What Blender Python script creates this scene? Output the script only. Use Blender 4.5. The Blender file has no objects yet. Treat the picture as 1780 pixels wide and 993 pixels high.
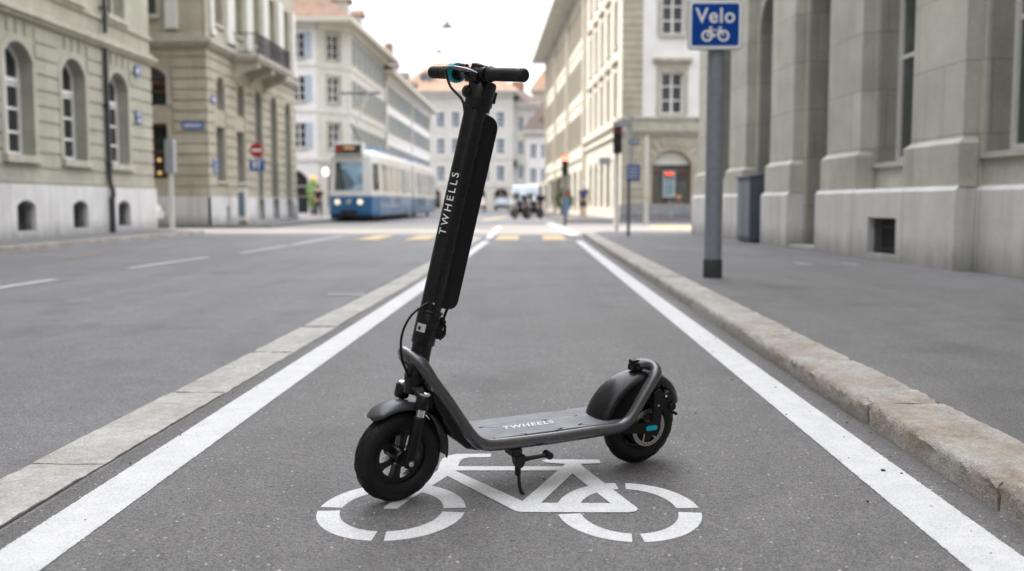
import bpy, bmesh, math, random
from mathutils import Vector, Matrix
R=math.radians; PI=math.pi
rnd=random.Random(7)
SC=bpy.context.scene; COL=SC.collection
# ------------------------------------------------------------------ camera
cam_d=bpy.data.cameras.new('camera'); cam=bpy.data.objects.new('camera',cam_d); COL.objects.link(cam)
cam.location=(0,0,.81); cam.rotation_euler=(R(90-4.7915),0,R(1.276))
cam_d.sensor_width=36; cam_d.lens=34.38; cam_d.clip_start=.05; cam_d.clip_end=2000
cam_d.dof.use_dof=True; cam_d.dof.focus_distance=2.80; cam_d.dof.aperture_fstop=2.35
SC.camera=cam
SC.view_settings.view_transform='Standard'; SC.view_settings.look='None'; SC.view_settings.exposure=0
SC.cycles.use_denoising=True; SC.cycles.max_bounces=6; SC.cycles.caustics_reflective=False; SC.cycles.caustics_refractive=False
# ------------------------------------------------------------------ node helpers
class NT:
    def __init__(s,nt): s.nt=nt
    def n(s,t,**k):
        o=s.nt.nodes.new(t)
        for a,b in k.items():
            if a=='i':
                for x,y in b.items(): o.inputs[x].default_value=y
            else: setattr(o,a,b)
        return o
    def l(s,a,b): s.nt.links.new(a,b)
    def noise(s,vec,scale,det=3,rough=.5,dist=0):
        o=s.n('ShaderNodeTexNoise'); o.inputs['Scale'].default_value=scale; o.inputs['Detail'].default_value=det
        o.inputs['Roughness'].default_value=rough; o.inputs['Distortion'].default_value=dist; s.l(vec,o.inputs['Vector']); return o.outputs[0]
    def vor(s,vec,scale,feature='F1',out=0,rand=1):
        o=s.n('ShaderNodeTexVoronoi',feature=feature); o.inputs['Scale'].default_value=scale; o.inputs['Randomness'].default_value=rand
        s.l(vec,o.inputs['Vector']); return o.outputs[out]
    def ramp(s,fac,stops):
        o=s.n('ShaderNodeValToRGB'); e=o.color_ramp.elements
        while len(e)<len(stops): e.new(.5)
        for k,(p,c) in enumerate(stops):
            e[k].position=p; e[k].color=(c[0],c[1],c[2],1) if isinstance(c,(tuple,list)) else (c,c,c,1)
        s.l(fac,o.inputs[0]); return o.outputs[0]
    def mix(s,f,a,b,mode='MIX'):
        o=s.n('ShaderNodeMix',data_type='RGBA',blend_type=mode)
        for v,i in ((f,0),(a,6),(b,7)):
            if hasattr(v,'node'): s.l(v,o.inputs[i])
            else: o.inputs[i].default_value=v if i==0 else (v[0],v[1],v[2],1)
        return o.outputs[2]
    def math(s,op,a,b=0,c=0):
        o=s.n('ShaderNodeMath',operation=op)
        for v,i in ((a,0),(b,1),(c,2)):
            if hasattr(v,'node'): s.l(v,o.inputs[i])
            else: o.inputs[i].default_value=v
        return o.outputs[0]
    def mapping(s,vec,scale=(1,1,1),loc=(0,0,0),rot=(0,0,0)):
        o=s.n('ShaderNodeMapping'); s.l(vec,o.inputs[0]); o.inputs['Scale'].default_value=scale; o.inputs['Location'].default_value=loc; o.inputs['Rotation'].default_value=rot; return o.outputs[0]
    def bump(s,h,strength,dist=.01,norm=None):
        o=s.n('ShaderNodeBump'); o.inputs['Strength'].default_value=strength; o.inputs['Distance'].default_value=dist; s.l(h,o.inputs['Height'])
        if norm: s.l(norm,o.inputs['Normal'])
        return o.outputs[0]
def newmat(name):
    m=bpy.data.materials.new(name); m.use_nodes=True; t=NT(m.node_tree); b=m.node_tree.nodes['Principled BSDF']
    tc=t.n('ShaderNodeTexCoord').outputs['Object']
    return m,t,b,tc
def setb(t,b,**k):
    nm=dict(col='Base Color',rough='Roughness',metal='Metallic',norm='Normal',spec='Specular IOR Level',coat='Coat Weight',coatr='Coat Roughness',alpha='Alpha',emis='Emission Color',es='Emission Strength',trans='Transmission Weight')
    for a,v in k.items():
        i=b.inputs[nm[a]]
        if hasattr(v,'node'): t.l(v,i)
        elif a in('col','emis'): i.default_value=(v[0],v[1],v[2],1)
        else: i.default_value=v
def plain(name,col,rough=.6,metal=0,var=.12,scale=6,bump=0,bscale=60,coat=0,spec=.5,es=0,emis=None):
    m,t,b,tc=newmat(name)
    n=t.noise(tc,scale,4,.6)
    c=t.ramp(n,[(.3,[x*(1-var) for x in col]),(.7,[min(1,x*(1+var)) for x in col])])
    rr=t.ramp(t.noise(tc,scale*3,3),[(.3,max(0,rough-.06)),(.7,min(1,rough+.08))])
    setb(t,b,col=c,rough=rr,metal=metal,coat=coat,spec=spec)
    if bump: setb(t,b,norm=t.bump(t.noise(tc,bscale,3),bump,.005))
    if es: setb(t,b,emis=emis or col,es=es)
    return m
def asphalt(name,a,b_,tint=(1,1,1),fine=1.,light=.5,dirt=False):
    m,t,b,tc=newmat(name)
    big=t.noise(tc,.35,4,.6); med=t.noise(tc,5,5,.65)
    base=t.ramp(big,[(.3,[a*x for x in tint]),(.7,[b_*x for x in tint])])
    base=t.mix(.55,base,t.ramp(med,[(.3,.32),(.7,.68)]),'OVERLAY')
    cell=t.vor(tc,150*fine,out=1); g=t.ramp(cell,[(0,.22),(.5,.5),(.85,.6),(1,.86)])
    base=t.mix(.85,base,g,'OVERLAY')
    n2=t.noise(tc,420,2,.5); base=t.mix(.5,base,t.ramp(n2,[(.35,.12),(.65,.88)]),'OVERLAY')
    pit=t.ramp(t.noise(tc,62,4,.75),[(.30,.42),(.42,1)]); base=t.mix(.9,base,pit,'MULTIPLY'); base=t.mix(.4,base,t.ramp(t.noise(tc,240,2,.6),[(.38,.1),(.62,.9)]),'OVERLAY')
    strk=t.noise(t.mapping(tc,(2.2,.16,1)),1,4,.55); base=t.mix(.5,base,t.ramp(strk,[(.3,.40),(.7,.58)]),'OVERLAY')
    stain=t.noise(t.mapping(tc,(1,.7,1),loc=(7,3,0)),1.7,3,.5); base=t.mix(t.ramp(stain,[(.56,0),(.72,.4)]),base,[a*.45]*3)
    if dirt:
        sx=t.n('ShaderNodeSeparateXYZ'); t.l(tc,sx.inputs[0]); xx=t.math('ADD',sx.outputs[0],t.math('MULTIPLY',t.math('SUBTRACT',t.noise(tc,9,5,.7),.5),.10))
        mr=t.n('ShaderNodeMapRange'); t.l(xx,mr.inputs[0]); mr.inputs[1].default_value=1.13; mr.inputs[2].default_value=1.21
        base=t.mix(t.math('MULTIPLY',mr.outputs[0],.55),base,(.055,.05,.045))
        mr=t.n('ShaderNodeMapRange'); t.l(xx,mr.inputs[0]); mr.inputs[1].default_value=-1.24; mr.inputs[2].default_value=-1.33
        base=t.mix(t.math('MULTIPLY',mr.outputs[0],.4),base,(.06,.056,.05))
    v2=t.n('ShaderNodeTexVoronoi',feature='F1'); v2.inputs['Scale'].default_value=34; t.l(tc,v2.inputs['Vector'])
    v2.inputs['Randomness'].default_value=1
    sp=t.math('MULTIPLY',t.math('LESS_THAN',v2.outputs[0],.13),t.math('GREATER_THAN',t.math('MULTIPLY',v2.outputs[1],1.0),.62))
    base=t.mix(t.math('MULTIPLY',sp,light),base,(.55,.52,.48))
    v3=t.n('ShaderNodeTexVoronoi',feature='F1'); v3.inputs['Scale'].default_value=21; t.l(t.mapping(tc,loc=(3.3,1.7,0)),v3.inputs['Vector'])
    sp3=t.math('MULTIPLY',t.math('LESS_THAN',v3.outputs[0],.11),t.math('GREATER_THAN',v3.outputs[1],.6))
    base=t.mix(t.math('MULTIPLY',sp3,.7),base,(.035,.033,.03))
    h=t.math('ADD',t.math('MULTIPLY',t.vor(tc,150*fine),.9),t.math('MULTIPLY',t.noise(tc,70,4,.7),1.2))
    setb(t,b,col=base,rough=t.ramp(med,[(.3,.6),(.7,.78)]),norm=t.bump(h,.6,.006),spec=.4)
    return m
def roadpaint(name,a=.8,wear=.5):
    m,t,b,tc=newmat(name)
    n=t.noise(tc,9,5,.65); f=t.noise(tc,160,3,.6)
    c=t.ramp(n,[(.3,[a*.84,a*.85,a*.86]),(.7,[a,a,a*1.005])])
    pit=t.math('LESS_THAN',t.vor(tc,42),.065); pit=t.math('MULTIPLY',pit,t.math('GREATER_THAN',t.noise(tc,3,2),.5))
    c=t.mix(t.math('MULTIPLY',pit,.8),c,(.14,.13,.12))
    w=t.math('GREATER_THAN',t.math('ADD',t.math('MULTIPLY',t.noise(tc,26,6,.75),.75),t.math('MULTIPLY',f,.25)),.66-.02*wear)
    c=t.mix(t.math('MULTIPLY',w,.75),c,(.28,.27,.26))
    c=t.mix(.5,c,t.ramp(f,[(.35,.25),(.65,.66)]),'OVERLAY'); c=t.mix(.35,c,t.ramp(t.vor(tc,130,out=1),[(0,.25),(.4,.5),(1,.62)]),'OVERLAY')
    st=t.noise(t.mapping(tc,(2,.6,1)),1.4,3); c=t.mix(t.ramp(st,[(.52,0),(.72,.25)]),c,(.45,.44,.42))
    setb(t,b,col=c,rough=.75,norm=t.bump(t.noise(tc,150,3,.6),.6,.004),spec=.3)
    return m
def granite(name,col,rust=.6,bumps=1.):
    m,t,b,tc=newmat(name)
    n=t.noise(tc,2.2,4,.6); f=t.noise(tc,110,4,.7); md=t.noise(tc,18,5,.7)
    c=t.ramp(n,[(.3,[x*.82 for x in col]),(.7,[x*1.12 for x in col])])
    r=t.noise(t.mapping(tc,(1,.9,1),loc=(4,2,1)),3.1,4,.6)
    sz=t.n('ShaderNodeSeparateXYZ'); t.l(tc,sz.inputs[0]); edge=t.ramp(sz.outputs[2],[(.0,.25),(.5*.1,1),(.9*.1,.9),(.101,.12)])
    c=t.mix(t.math('MULTIPLY',t.math('MULTIPLY',t.ramp(r,[(.40,0),(.66,1)]),edge if rust>.5 else 1.0),rust),c,(.30,.235,.175))
    c=t.mix(.5,c,t.ramp(f,[(.3,.2),(.7,.82)]),'OVERLAY')
    c=t.mix(.5,c,t.ramp(md,[(.3,.3),(.7,.7)]),'OVERLAY')
    h=t.math('ADD',t.math('MULTIPLY',t.noise(t.mapping(tc,(1,.55,1)),34,5,.75,.6),1.5),t.math('MULTIPLY',f,.25))
    setb(t,b,col=c,rough=.82,norm=t.bump(h,.7*bumps,.02),spec=.3)
    return m
def stone(name,c1,c2,bw=.9,bh=.45,mortar=.006,mcol=(.2,.2,.18),var=.6,streak=.35,rough=.85):
    m,t,b,tc=newmat(name)
    sx=t.n('ShaderNodeSeparateXYZ'); t.l(tc,sx.inputs[0]); cx=t.n('ShaderNodeCombineXYZ')
    t.l(t.math('ADD',sx.outputs[0],t.math('MULTIPLY',sx.outputs[1],1.0)),cx.inputs[0]); t.l(sx.outputs[2],cx.inputs[1])
    br=t.n('ShaderNodeTexBrick'); t.l(cx.outputs[0],br.inputs['Vector'])
    br.inputs['Scale'].default_value=1; br.inputs['Brick Width'].default_value=bw; br.inputs['Row Height'].default_value=bh
    br.inputs['Mortar Size'].default_value=mortar; br.inputs['Mortar Smooth'].default_value=.3
    br.inputs['Color1'].default_value=(*c1,1); br.inputs['Color2'].default_value=(*c2,1); br.inputs['Mortar'].default_value=(*mcol,1); br.inputs['Bias'].default_value=-.1
    n=t.noise(tc,1.3,5,.65); c=t.mix(var,br.outputs[0],t.ramp(n,[(.25,.36),(.75,.66)]),'OVERLAY')
    s=t.noise(t.mapping(tc,(6,6,.5)),1,4,.6); c=t.mix(t.ramp(s,[(.5,0),(.8,streak)]),c,[x*.45 for x in c1])
    c=t.mix(.35,c,t.ramp(t.noise(tc,30,4,.7),[(.3,.35),(.7,.65)]),'OVERLAY')
    zz=t.math('SUBTRACT',sx.outputs[2],t.math('MULTIPLY',t.noise(t.mapping(tc,(3,3,1)),1.5,5,.7),.45))
    mr=t.n('ShaderNodeMapRange'); t.l(zz,mr.inputs[0]); mr.inputs[1].default_value=.22; mr.inputs[2].default_value=-.12
    c=t.mix(t.math('MULTIPLY',mr.outputs[0],.55),c,(.11,.105,.095))
    setb(t,b,col=c,rough=rough,norm=t.bump(t.math('ADD',t.noise(tc,26,5,.7),t.math('MULTIPLY',br.outputs[1],-.8)),.4,.012),spec=.25)
    return m
def glass(name,col=(.03,.037,.042),rough=.06,sky=.0):
    m,t,b,tc=newmat(name)
    n=t.noise(tc,.9,3,.5,1.); c=t.ramp(n,[(.35,[x*.5 for x in col]),(.65,[x*1.9 for x in col])])
    setb(t,b,col=c,rough=rough,spec=.8,norm=t.bump(t.noise(tc,1.5,2),.06,.05))
    return m
def rooftile(name,c1,c2):
    m,t,b,tc=newmat(name)
    n=t.noise(tc,1.1,6,.75); f=t.noise(tc,9,4,.7); c=t.mix(.5,t.ramp(n,[(.3,c1),(.7,c2)]),t.ramp(f,[(.3,.3),(.7,.7)]),'OVERLAY')
    w=t.n('ShaderNodeTexWave',wave_type='BANDS',bands_direction='Z'); w.inputs['Scale'].default_value=1.6; w.inputs['Distortion'].default_value=1; t.l(tc,w.inputs[0])
    c=t.mix(.3,c,t.ramp(w.outputs[1],[(0,.3),(.5,.6)]),'OVERLAY')
    setb(t,b,col=c,rough=.85,norm=t.bump(w.outputs[1],.3,.03)); return m
M={}
M['asphalt']=asphalt('road_asphalt',.142,.188,(1.0,.98,1.01),1.0)
M['lane']=asphalt('cycle_lane_asphalt',.128,.168,(1.01,.985,.975),1.1,.8,True)
M['sunband']=plain('painted_sunlight_ground',(.26,.243,.22),.85,var=.15,scale=.6,bump=.2)  # sunlight painted into the ground colour at the junction
M['pave']=asphalt('pavement_asphalt',.135,.175,(1.01,.985,.98),1.5,.25)
M['paint']=roadpaint('white_road_paint',.645)
M['paintold']=roadpaint('worn_white_paint',.5,1.5)
M['yellow']=plain('yellow_road_paint',(.50,.38,.20),.75,var=.25,scale=14,bump=.3,bscale=150)
M['yellowold']=plain('worn_yellow_paint',(.28,.235,.165),.8,var=.2,scale=14)
M['granite']=granite('granite_kerb',(.45,.44,.415),.8)
M['granite2']=granite('granite_strip',(.43,.425,.405),.22,.7)
M['joint']=plain('joint_dirt',(.07,.065,.055),.95,bump=.5)
M['sand']=stone('sandstone_green',(.43,.42,.345),(.385,.375,.31),1.1,.62,.004,(.27,.26,.21))
M['sandA']=stone('sandstone_blocks',(.53,.515,.445),(.43,.425,.375),1.35,.78,.005,(.2,.195,.165),.65,.3)
M['sandShade']=stone('shade_toned_reveal_stone',(.36,.355,.31),(.31,.305,.27),.7,.78,.005,(.15,.145,.13),.6,.3)  # darker copy of the stone, shade painted into the window and niche reveals
M['sandB']=stone('sandstone_warm',(.46,.43,.34),(.40,.375,.30),1.2,.5,.004,(.3,.28,.22))
M['plinth']=stone('pale_limestone',(.68,.672,.66),(.60,.595,.585),1.6,1.4,.006,(.22,.21,.2),.7,.5)
M['plinthgrey']=stone('blue_grey_stone',(.32,.325,.335),(.27,.275,.285),.7,.55,.006,(.15,.15,.15))
M['cornice']=plain('cornice_stone',(.43,.41,.34),.85,var=.2,scale=3,bump=.3,bscale=30)
M['plaster']=plain('white_plaster',(.80,.79,.77),.85,var=.07,scale=1.2,bump=.15,bscale=20)
M['cream']=plain('cream_plaster',(.62,.585,.50),.85,var=.07,scale=1.2,bump=.15,bscale=20)
M['creamdark']=plain('beige_panel',(.52,.47,.38),.85,var=.1,scale=1.5)
M['greyplaster']=plain('grey_plaster',(.62,.61,.56),.85,var=.1,scale=1.2,bump=.15,bscale=20)
M['whitepaint']=plain('white_window_paint',(.78,.78,.77),.45,var=.04)
M['pilaster']=plain('pale_pilaster_stone',(.66,.65,.60),.8,var=.08,scale=2,bump=.2)
M['brownframe']=plain('red_brown_frame',(.17,.065,.04),.5,var=.2)
M['glass']=glass('window_glass'); M['glassblue']=glass('blue_window_glass',(.16,.21,.26),.08)
M['glassg']=glass('green_grey_glass',(.055,.065,.06),.15)
M['dark']=plain('dark_void',(.018,.018,.02),.8)
M['iron']=plain('dark_iron',(.045,.045,.055),.5,metal=.3,var=.2)
M['shutter']=plain('grey_green_shutter',(.28,.31,.31),.6,var=.1)
M['shutterblue']=plain('pale_blue_shutter',(.42,.50,.58),.6,var=.08)
M['shutterbeige']=plain('beige_shutter',(.40,.36,.28),.6,var=.08)
M['roof']=rooftile('brown_roof_tiles',(.13,.085,.06),(.26,.16,.11))
M['roofo']=rooftile('orange_roof_tiles',(.32,.19,.125),(.44,.28,.20))
M['roofd']=rooftile('dark_roof_tiles',(.10,.085,.075),(.18,.14,.12))
M['galv']=plain('galvanised_steel',(.225,.245,.28),.55,metal=.3,var=.12,scale=14,bump=.1)
M['poleW']=plain('pale_grey_pole',(.55,.54,.51),.5,var=.08)
M['poleD']=plain('dark_grey_pole',(.12,.12,.13),.5)
M['sleeve']=plain('black_sleeve',(.035,.036,.04),.7,var=.2,bump=.2)
M['signblue']=plain('sign_blue',(.001,.055,.31),.6,var=.05,scale=3,spec=.15)
M['signblue2']=plain('sign_blue_faded',(.05,.11,.32),.4,var=.08)
M['signred']=plain('sign_red',(.38,.025,.03),.4,var=.05)
M['signwhite']=plain('sign_white',(.78,.8,.82),.4,var=.04)
M['signgrey']=plain('sign_back_grey',(.36,.38,.40),.5,var=.06)
# scooter
M['blk']=plain('matt_black_paint',(.004,.004,.0052),.27,var=.15,scale=9,bump=.05,bscale=500,spec=.4)
M['blk2']=plain('satin_black_plastic',(.0035,.0035,.0045),.38,var=.2,scale=20,bump=.05,bscale=400,spec=.3)
M['rubber']=plain('black_rubber',(.008,.008,.009),.5,var=.3,scale=14,bump=.25,bscale=220,spec=.3)
M['tread']=plain('tread_groove_rubber',(.004,.004,.004),.85)
M['gun']=plain('gunmetal_paint',(.095,.093,.102),.27,metal=.65,var=.07,scale=5,coat=.25,spec=.5)
M['fend']=plain('dark_grey_fender',(.05,.052,.058),.34,metal=.35,var=.1,scale=6)
M['fendr']=plain('rear_fender_black',(.007,.007,.009),.27,var=.15,scale=9,spec=.38)
M['chrome']=plain('chrome',(.72,.72,.72),.14,metal=1,var=.05)
M['disc']=plain('steel_disc',(.52,.50,.47),.28,metal=.9,var=.1)
M['teal']=plain('teal_rubber',(.0,.36,.46),.42,var=.06,scale=10)
M['label']=plain('silver_label',(.48,.49,.50),.4,var=.05)
M['letter']=plain('white_lettering',(.80,.81,.83),.45,var=.03)
def deckmat():
    m,t,b,tc=newmat('deck_rubber')
    v=t.mapping(tc,(1.5,9.0,1)); n=t.noise(v,1.0,0,.4,.1)
    fr=t.math('FRACT',t.math('MULTIPLY',n,19)); ln=t.math('LESS_THAN',fr,.055)
    c=t.mix(ln,(.125,.132,.145),(.012,.012,.014)); c=t.mix(.4,c,t.ramp(t.noise(tc,300,2),[(.3,.3),(.7,.7)]),'OVERLAY')
    setb(t,b,col=c,rough=t.ramp(t.noise(tc,20,3),[(.3,.42),(.7,.55)]),norm=t.bump(t.math('SUBTRACT',1,ln),.6,.003),spec=t.math('MULTIPLY',t.math('SUBTRACT',1,ln),.6)); return m
M['deck']=deckmat()
# ------------------------------------------------------------------ mesh builder
class MB:
    def __init__(s,T=None): s.bm=bmesh.new(); s.T=T; s.mi=0
    def v(s,p):
        p=Vector(p)
        if s.T is not None: p=s.T(p) if callable(s.T) else s.T@p
        return s.bm.verts.new(p)
    def face(s,vs,sm=False):
        try: f=s.bm.faces.new(vs)
        except ValueError: return None
        f.material_index=s.mi; f.smooth=sm; return f
    def poly(s,pts): return s.face([s.v(p) for p in pts])
    def box(s,x0,x1,y0,y1,z0,z1,skip=''):
        q=[s.v((x,y,z)) for z in(z0,z1) for y in(y0,y1) for x in(x0,x1)]
        for k,f in (('b',(0,2,3,1)),('t',(4,5,7,6)),('f',(0,1,5,4)),('k',(2,6,7,3)),('l',(0,4,6,2)),('r',(1,3,7,5))):
            if k not in skip: s.face([q[i] for i in f])
    def prism(s,pts,a,b,axis='y',sm=False):
        def P(p,h): return {'y':(p[0],h,p[1]),'z':(p[0],p[1],h),'x':(h,p[0],p[1])}[axis]
        A=[s.v(P(p,a)) for p in pts]; B=[s.v(P(p,b)) for p in pts]; n=len(pts)
        s.face(A[::-1] if axis!='y' else A); s.face(B if axis!='y' else B[::-1])
        for i in range(n):
            q=[A[i],A[(i+1)%n],B[(i+1)%n],B[i]]; s.face(q if axis!='y' else q[::-1],sm)
    def tube(s,path,r,seg=10,closed=False,cap=True,flat=None,up=None):
        path=[Vector(p) for p in path]; n=len(path); rings=[]; prev=None
        for i,p in enumerate(path):
            if closed: d=path[(i+1)%n]-path[i-1]
            else: d=path[min(i+1,n-1)]-path[max(i-1,0)]
            d.normalize()
            if prev is None:
                a=Vector(up) if up else (Vector((0,0,1)) if abs(d.z)<.9 else Vector((1,0,0)))
                u=(a-d*a.dot(d)).normalized()
            else: u=(prev-d*prev.dot(d)).normalized()
            prev=u; w=d.cross(u); rr=r[i] if isinstance(r,(list,tuple)) else r
            fx,fy=flat if flat else (1,1)
            rings.append([s.v(p+(u*math.cos(2*PI*k/seg)*fx+w*math.sin(2*PI*k/seg)*fy)*rr) for k in range(seg)])
        m=n if closed else n-1
        for i in range(m):
            A=rings[i];B=rings[(i+1)%n]
            for k in range(seg): s.face([A[k],A[(k+1)%seg],B[(k+1)%seg],B[k]],True)
        if cap and not closed: s.face(rings[0][::-1]); s.face(rings[-1])
    def lathe(s,prof,c,axis='z',seg=32,a0=0,a1=2*PI,closed=False):
        # prof: (r,h) list ; axis direction of h
        full=abs(a1-a0-2*PI)<1e-6; n=seg if full else seg+1; rings=[]
        c=Vector(c)
        for i in range(n):
            a=a0+(a1-a0)*i/seg; ring=[]
            for r_,h in prof:
                x=r_*math.cos(a); y=r_*math.sin(a)
                ring.append(s.v(c+{'z':Vector((x,y,h)),'y':Vector((x,h,y)),'x':Vector((h,x,y))}[axis]))
            rings.append(ring)
        m=len(prof)
        for i in range(seg):
            A=rings[i];B=rings[(i+1)%n]
            for k in range(m if closed else m-1):
                k2=(k+1)%m
                s.face([A[k],A[k2],B[k2],B[k]],True)
    def ball(s,c,r,seg=10,sc=(1,1,1)):
        T=Matrix.Translation(c)@Matrix.Diagonal((r*sc[0],r*sc[1],r*sc[2],1))
        g=bmesh.ops.create_uvsphere(s.bm,u_segments=seg,v_segments=max(6,seg*2//3),radius=1)
        for v in g['verts']:
            p=T@v.co
            if s.T is not None: p=s.T(p) if callable(s.T) else s.T@p
            v.co=p
            for f in v.link_faces: f.smooth=True; f.material_index=s.mi
    def build(s,name,mats,parent=None,MX=None,bevel=0,sharp=35,seg=2,doub=0):
        if doub: bmesh.ops.remove_doubles(s.bm,verts=s.bm.verts,dist=doub)
        bmesh.ops.recalc_face_normals(s.bm,faces=s.bm.faces)
        me=bpy.data.meshes.new(name); s.bm.to_mesh(me); s.bm.free()
        for m in (mats if isinstance(mats,(list,tuple)) else [mats]): me.materials.append(M[m] if isinstance(m,str) else m)
        if sharp and any(p.use_smooth for p in me.polygons): me.set_sharp_from_angle(angle=R(sharp))
        return link(name,me,parent,MX,bevel,seg)
def link(name,me,parent=None,MX=None,bevel=0,seg=2):
    o=bpy.data.objects.new(name,me); COL.objects.link(o)
    if parent: o.parent=parent
    if MX is not None: o.matrix_basis=MX
    if bevel:
        b=o.modifiers.new('bevel','BEVEL'); b.width=bevel; b.segments=seg; b.limit_method='ANGLE'; b.angle_limit=R(40)
    return o
def tag(o,label=None,cat=None,group=None,kind=None):
    if label: o['label']=label
    if cat: o['category']=cat
    if group: o['group']=group
    if kind: o['kind']=kind
    return o
def thing(name,label,cat,loc=(0,0,0),rot=(0,0,0),group=None):
    o=bpy.data.objects.new(name,None); COL.objects.link(o); o.location=loc; o.rotation_euler=rot; o.empty_display_size=.2
    return tag(o,label,cat,group)
def dup(o,loc=None,rotz=None,label=None,parent=None):
    c=o.copy(); COL.objects.link(c)
    if parent: c.parent=parent
    for ch in list(o.children): dup(ch,parent=c)
    if loc is not None: c.location=loc
    if rotz is not None: c.rotation_euler=(c.rotation_euler[0],c.rotation_euler[1],rotz)
    if label: c['label']=label
    return c
def smooth(pts,k=6,closed=False):
    P=[Vector(p) for p in pts]; n=len(P); out=[]
    for i in range(n if closed else n-1):
        g=lambda j: P[j%n] if closed else P[max(0,min(n-1,j))]
        a,b,c,d=g(i-1),g(i),g(i+1),g(i+2)
        for j in range(k):
            t=j/k; out.append(.5*((2*b)+(c-a)*t+(2*a-5*b+4*c-d)*t*t+(3*b-a-3*c+d)*t**3))
    if not closed: out.append(P[-1])
    return out
def text_into(mb,s,size,fn,bold=0,ext=.0,space=1.0,shear=0,res=4,sub=None):
    cu=bpy.data.curves.new('t','FONT'); cu.body=s; cu.size=size; cu.offset=bold; cu.extrude=ext; cu.space_character=space; cu.shear=shear; cu.align_x='CENTER'; cu.align_y='CENTER'; cu.resolution_u=res
    ob=bpy.data.objects.new('t',cu); COL.objects.link(ob)
    dg=bpy.context.evaluated_depsgraph_get(); me=bpy.data.meshes.new_from_object(ob.evaluated_get(dg)); bpy.data.objects.remove(ob); bpy.data.curves.remove(cu)
    if sub:
        b2=bmesh.new(); b2.from_mesh(me)
        bmesh.ops.triangulate(b2,faces=b2.faces)
        bmesh.ops.subdivide_edges(b2,edges=[e for e in b2.edges if e.calc_length()>sub],cuts=3,use_grid_fill=True); b2.to_mesh(me); b2.free()
    vs=[mb.v(fn(v.co)) for v in me.vertices]
    for p in me.polygons: mb.face([vs[i] for i in p.vertices])
    bpy.data.meshes.remove(me)
# ------------------------------------------------------------------ ground
def sheet(name,pts,z,mat,kind='structure'):
    mb=MB(); mb.poly([(x,y,z) for x,y in pts]); o=mb.build(name,mat); o['kind']=kind; return o
sheet('ground',[(-400,-60),(400,-60),(400,600),(-400,600)],-.03,'asphalt')
sheet('road',[(-30,-8),(20,-8),(20,330),(-30,330)],0,'asphalt')
sheet('cycle_lane',[(-1.335,-4),(1.215,-4),(1.215,24.6),(-1.225,24.6)],.004,'lane')
sheet('junction_sun_band',[(-22,27.0),(-9.3,26.6),(-8.6,25.4),(2.0,25.75),(14,26.0),(14,39.5),(-8.6,38.0),(-8.8,32.6),(-22,32.3)],.003,'sunband')  # pale sheet added to brighten the sun band across the junction
def strip(name,path,w,z,mat,jit=.0015,step=.012,t=0):
    # painted line along path (centre), width w
    mb=MB(); prev=None
    for a,b in zip(path[:-1],path[1:]):
        L=math.dist(a,b); n=max(1,int(L/(step if a[1]<6 else .2))); dx,dy=(b[0]-a[0])/L,(b[1]-a[1])/L
        for i in range(n+1):
            if prev is not None and i==0: continue
            f=i/n; x=a[0]+(b[0]-a[0])*f; y=a[1]+(b[1]-a[1])*f; j1=rnd.gauss(0,jit); j2=rnd.gauss(0,jit)
            c=(mb.v((x-dy*-(w/2+j1)*-1,y+dx*(w/2+j1)*1,z)),mb.v((x+dy*(w/2+j2),y-dx*(w/2+j2),z)))
            if prev: mb.face([prev[0],prev[1],c[1],c[0]])
            prev=c
    o=mb.build(name,mat); o['kind']='structure'; return o
strip('lane_line',[(-1.170,1.2),(-1.150,3.9),(-1.095,9.4),(-1.06,14),(-1.02,21.)],.157,.0062,'paint',.0011,.007)
strip('lane_line',[(1.045,1.2),(1.033,3.96),(1.0,11.5),(.985,16),(.97,21.2)],.157,.0062,'paint',.0011,.007)
strip('lane_line',[(-1.06,22.6),(-1.2,34)],.16,.0075,'paint',step=.1)
strip('lane_line',[(1.05,24.9),(.62,41)],.3,.0075,'paint',step=.1)
strip('kerb_mark',[(-1.83,8.62),(-1.5,8.62)],.09,.006,'paintold')
for a,b in (((-5.16,7.0),(-5.11,10.3)),((-5.07,12.1),(-4.9,14.6)),((-4.8,15.95),(-4.72,18.6)),((-4.72,18.95),(-4.8,24.5)),((-5.2,2.5),(-5.18,5.2))):
    strip('road_dash',[a,b],.13,.006,'paintold',.003,.05)
for x in (.47,-.60,-1.68,-2.6,-3.7):
    strip('crossing_bar',[(x,21.4),(x-.02,24.5)],.52,.013,'yellow',.004,.2)
for a,b in (((-7.02,14.3),(-7.03,15.8)),((-7.05,17.3),(-7.06,18.8))): strip('yellow_dash',[a,b],.12,.006,'yellowold')
strip('yellow_dash',[(-2.4,47),(-1.7,62)],.3,.006,'yellow'); strip('yellow_dash',[(5.0,31.5),(5.2,35.5)],2.2,.006,'yellow')
strip('road_dash',[(-7.9,64),(-8.0,82)],.2,.006,'paintold'); 
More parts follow.
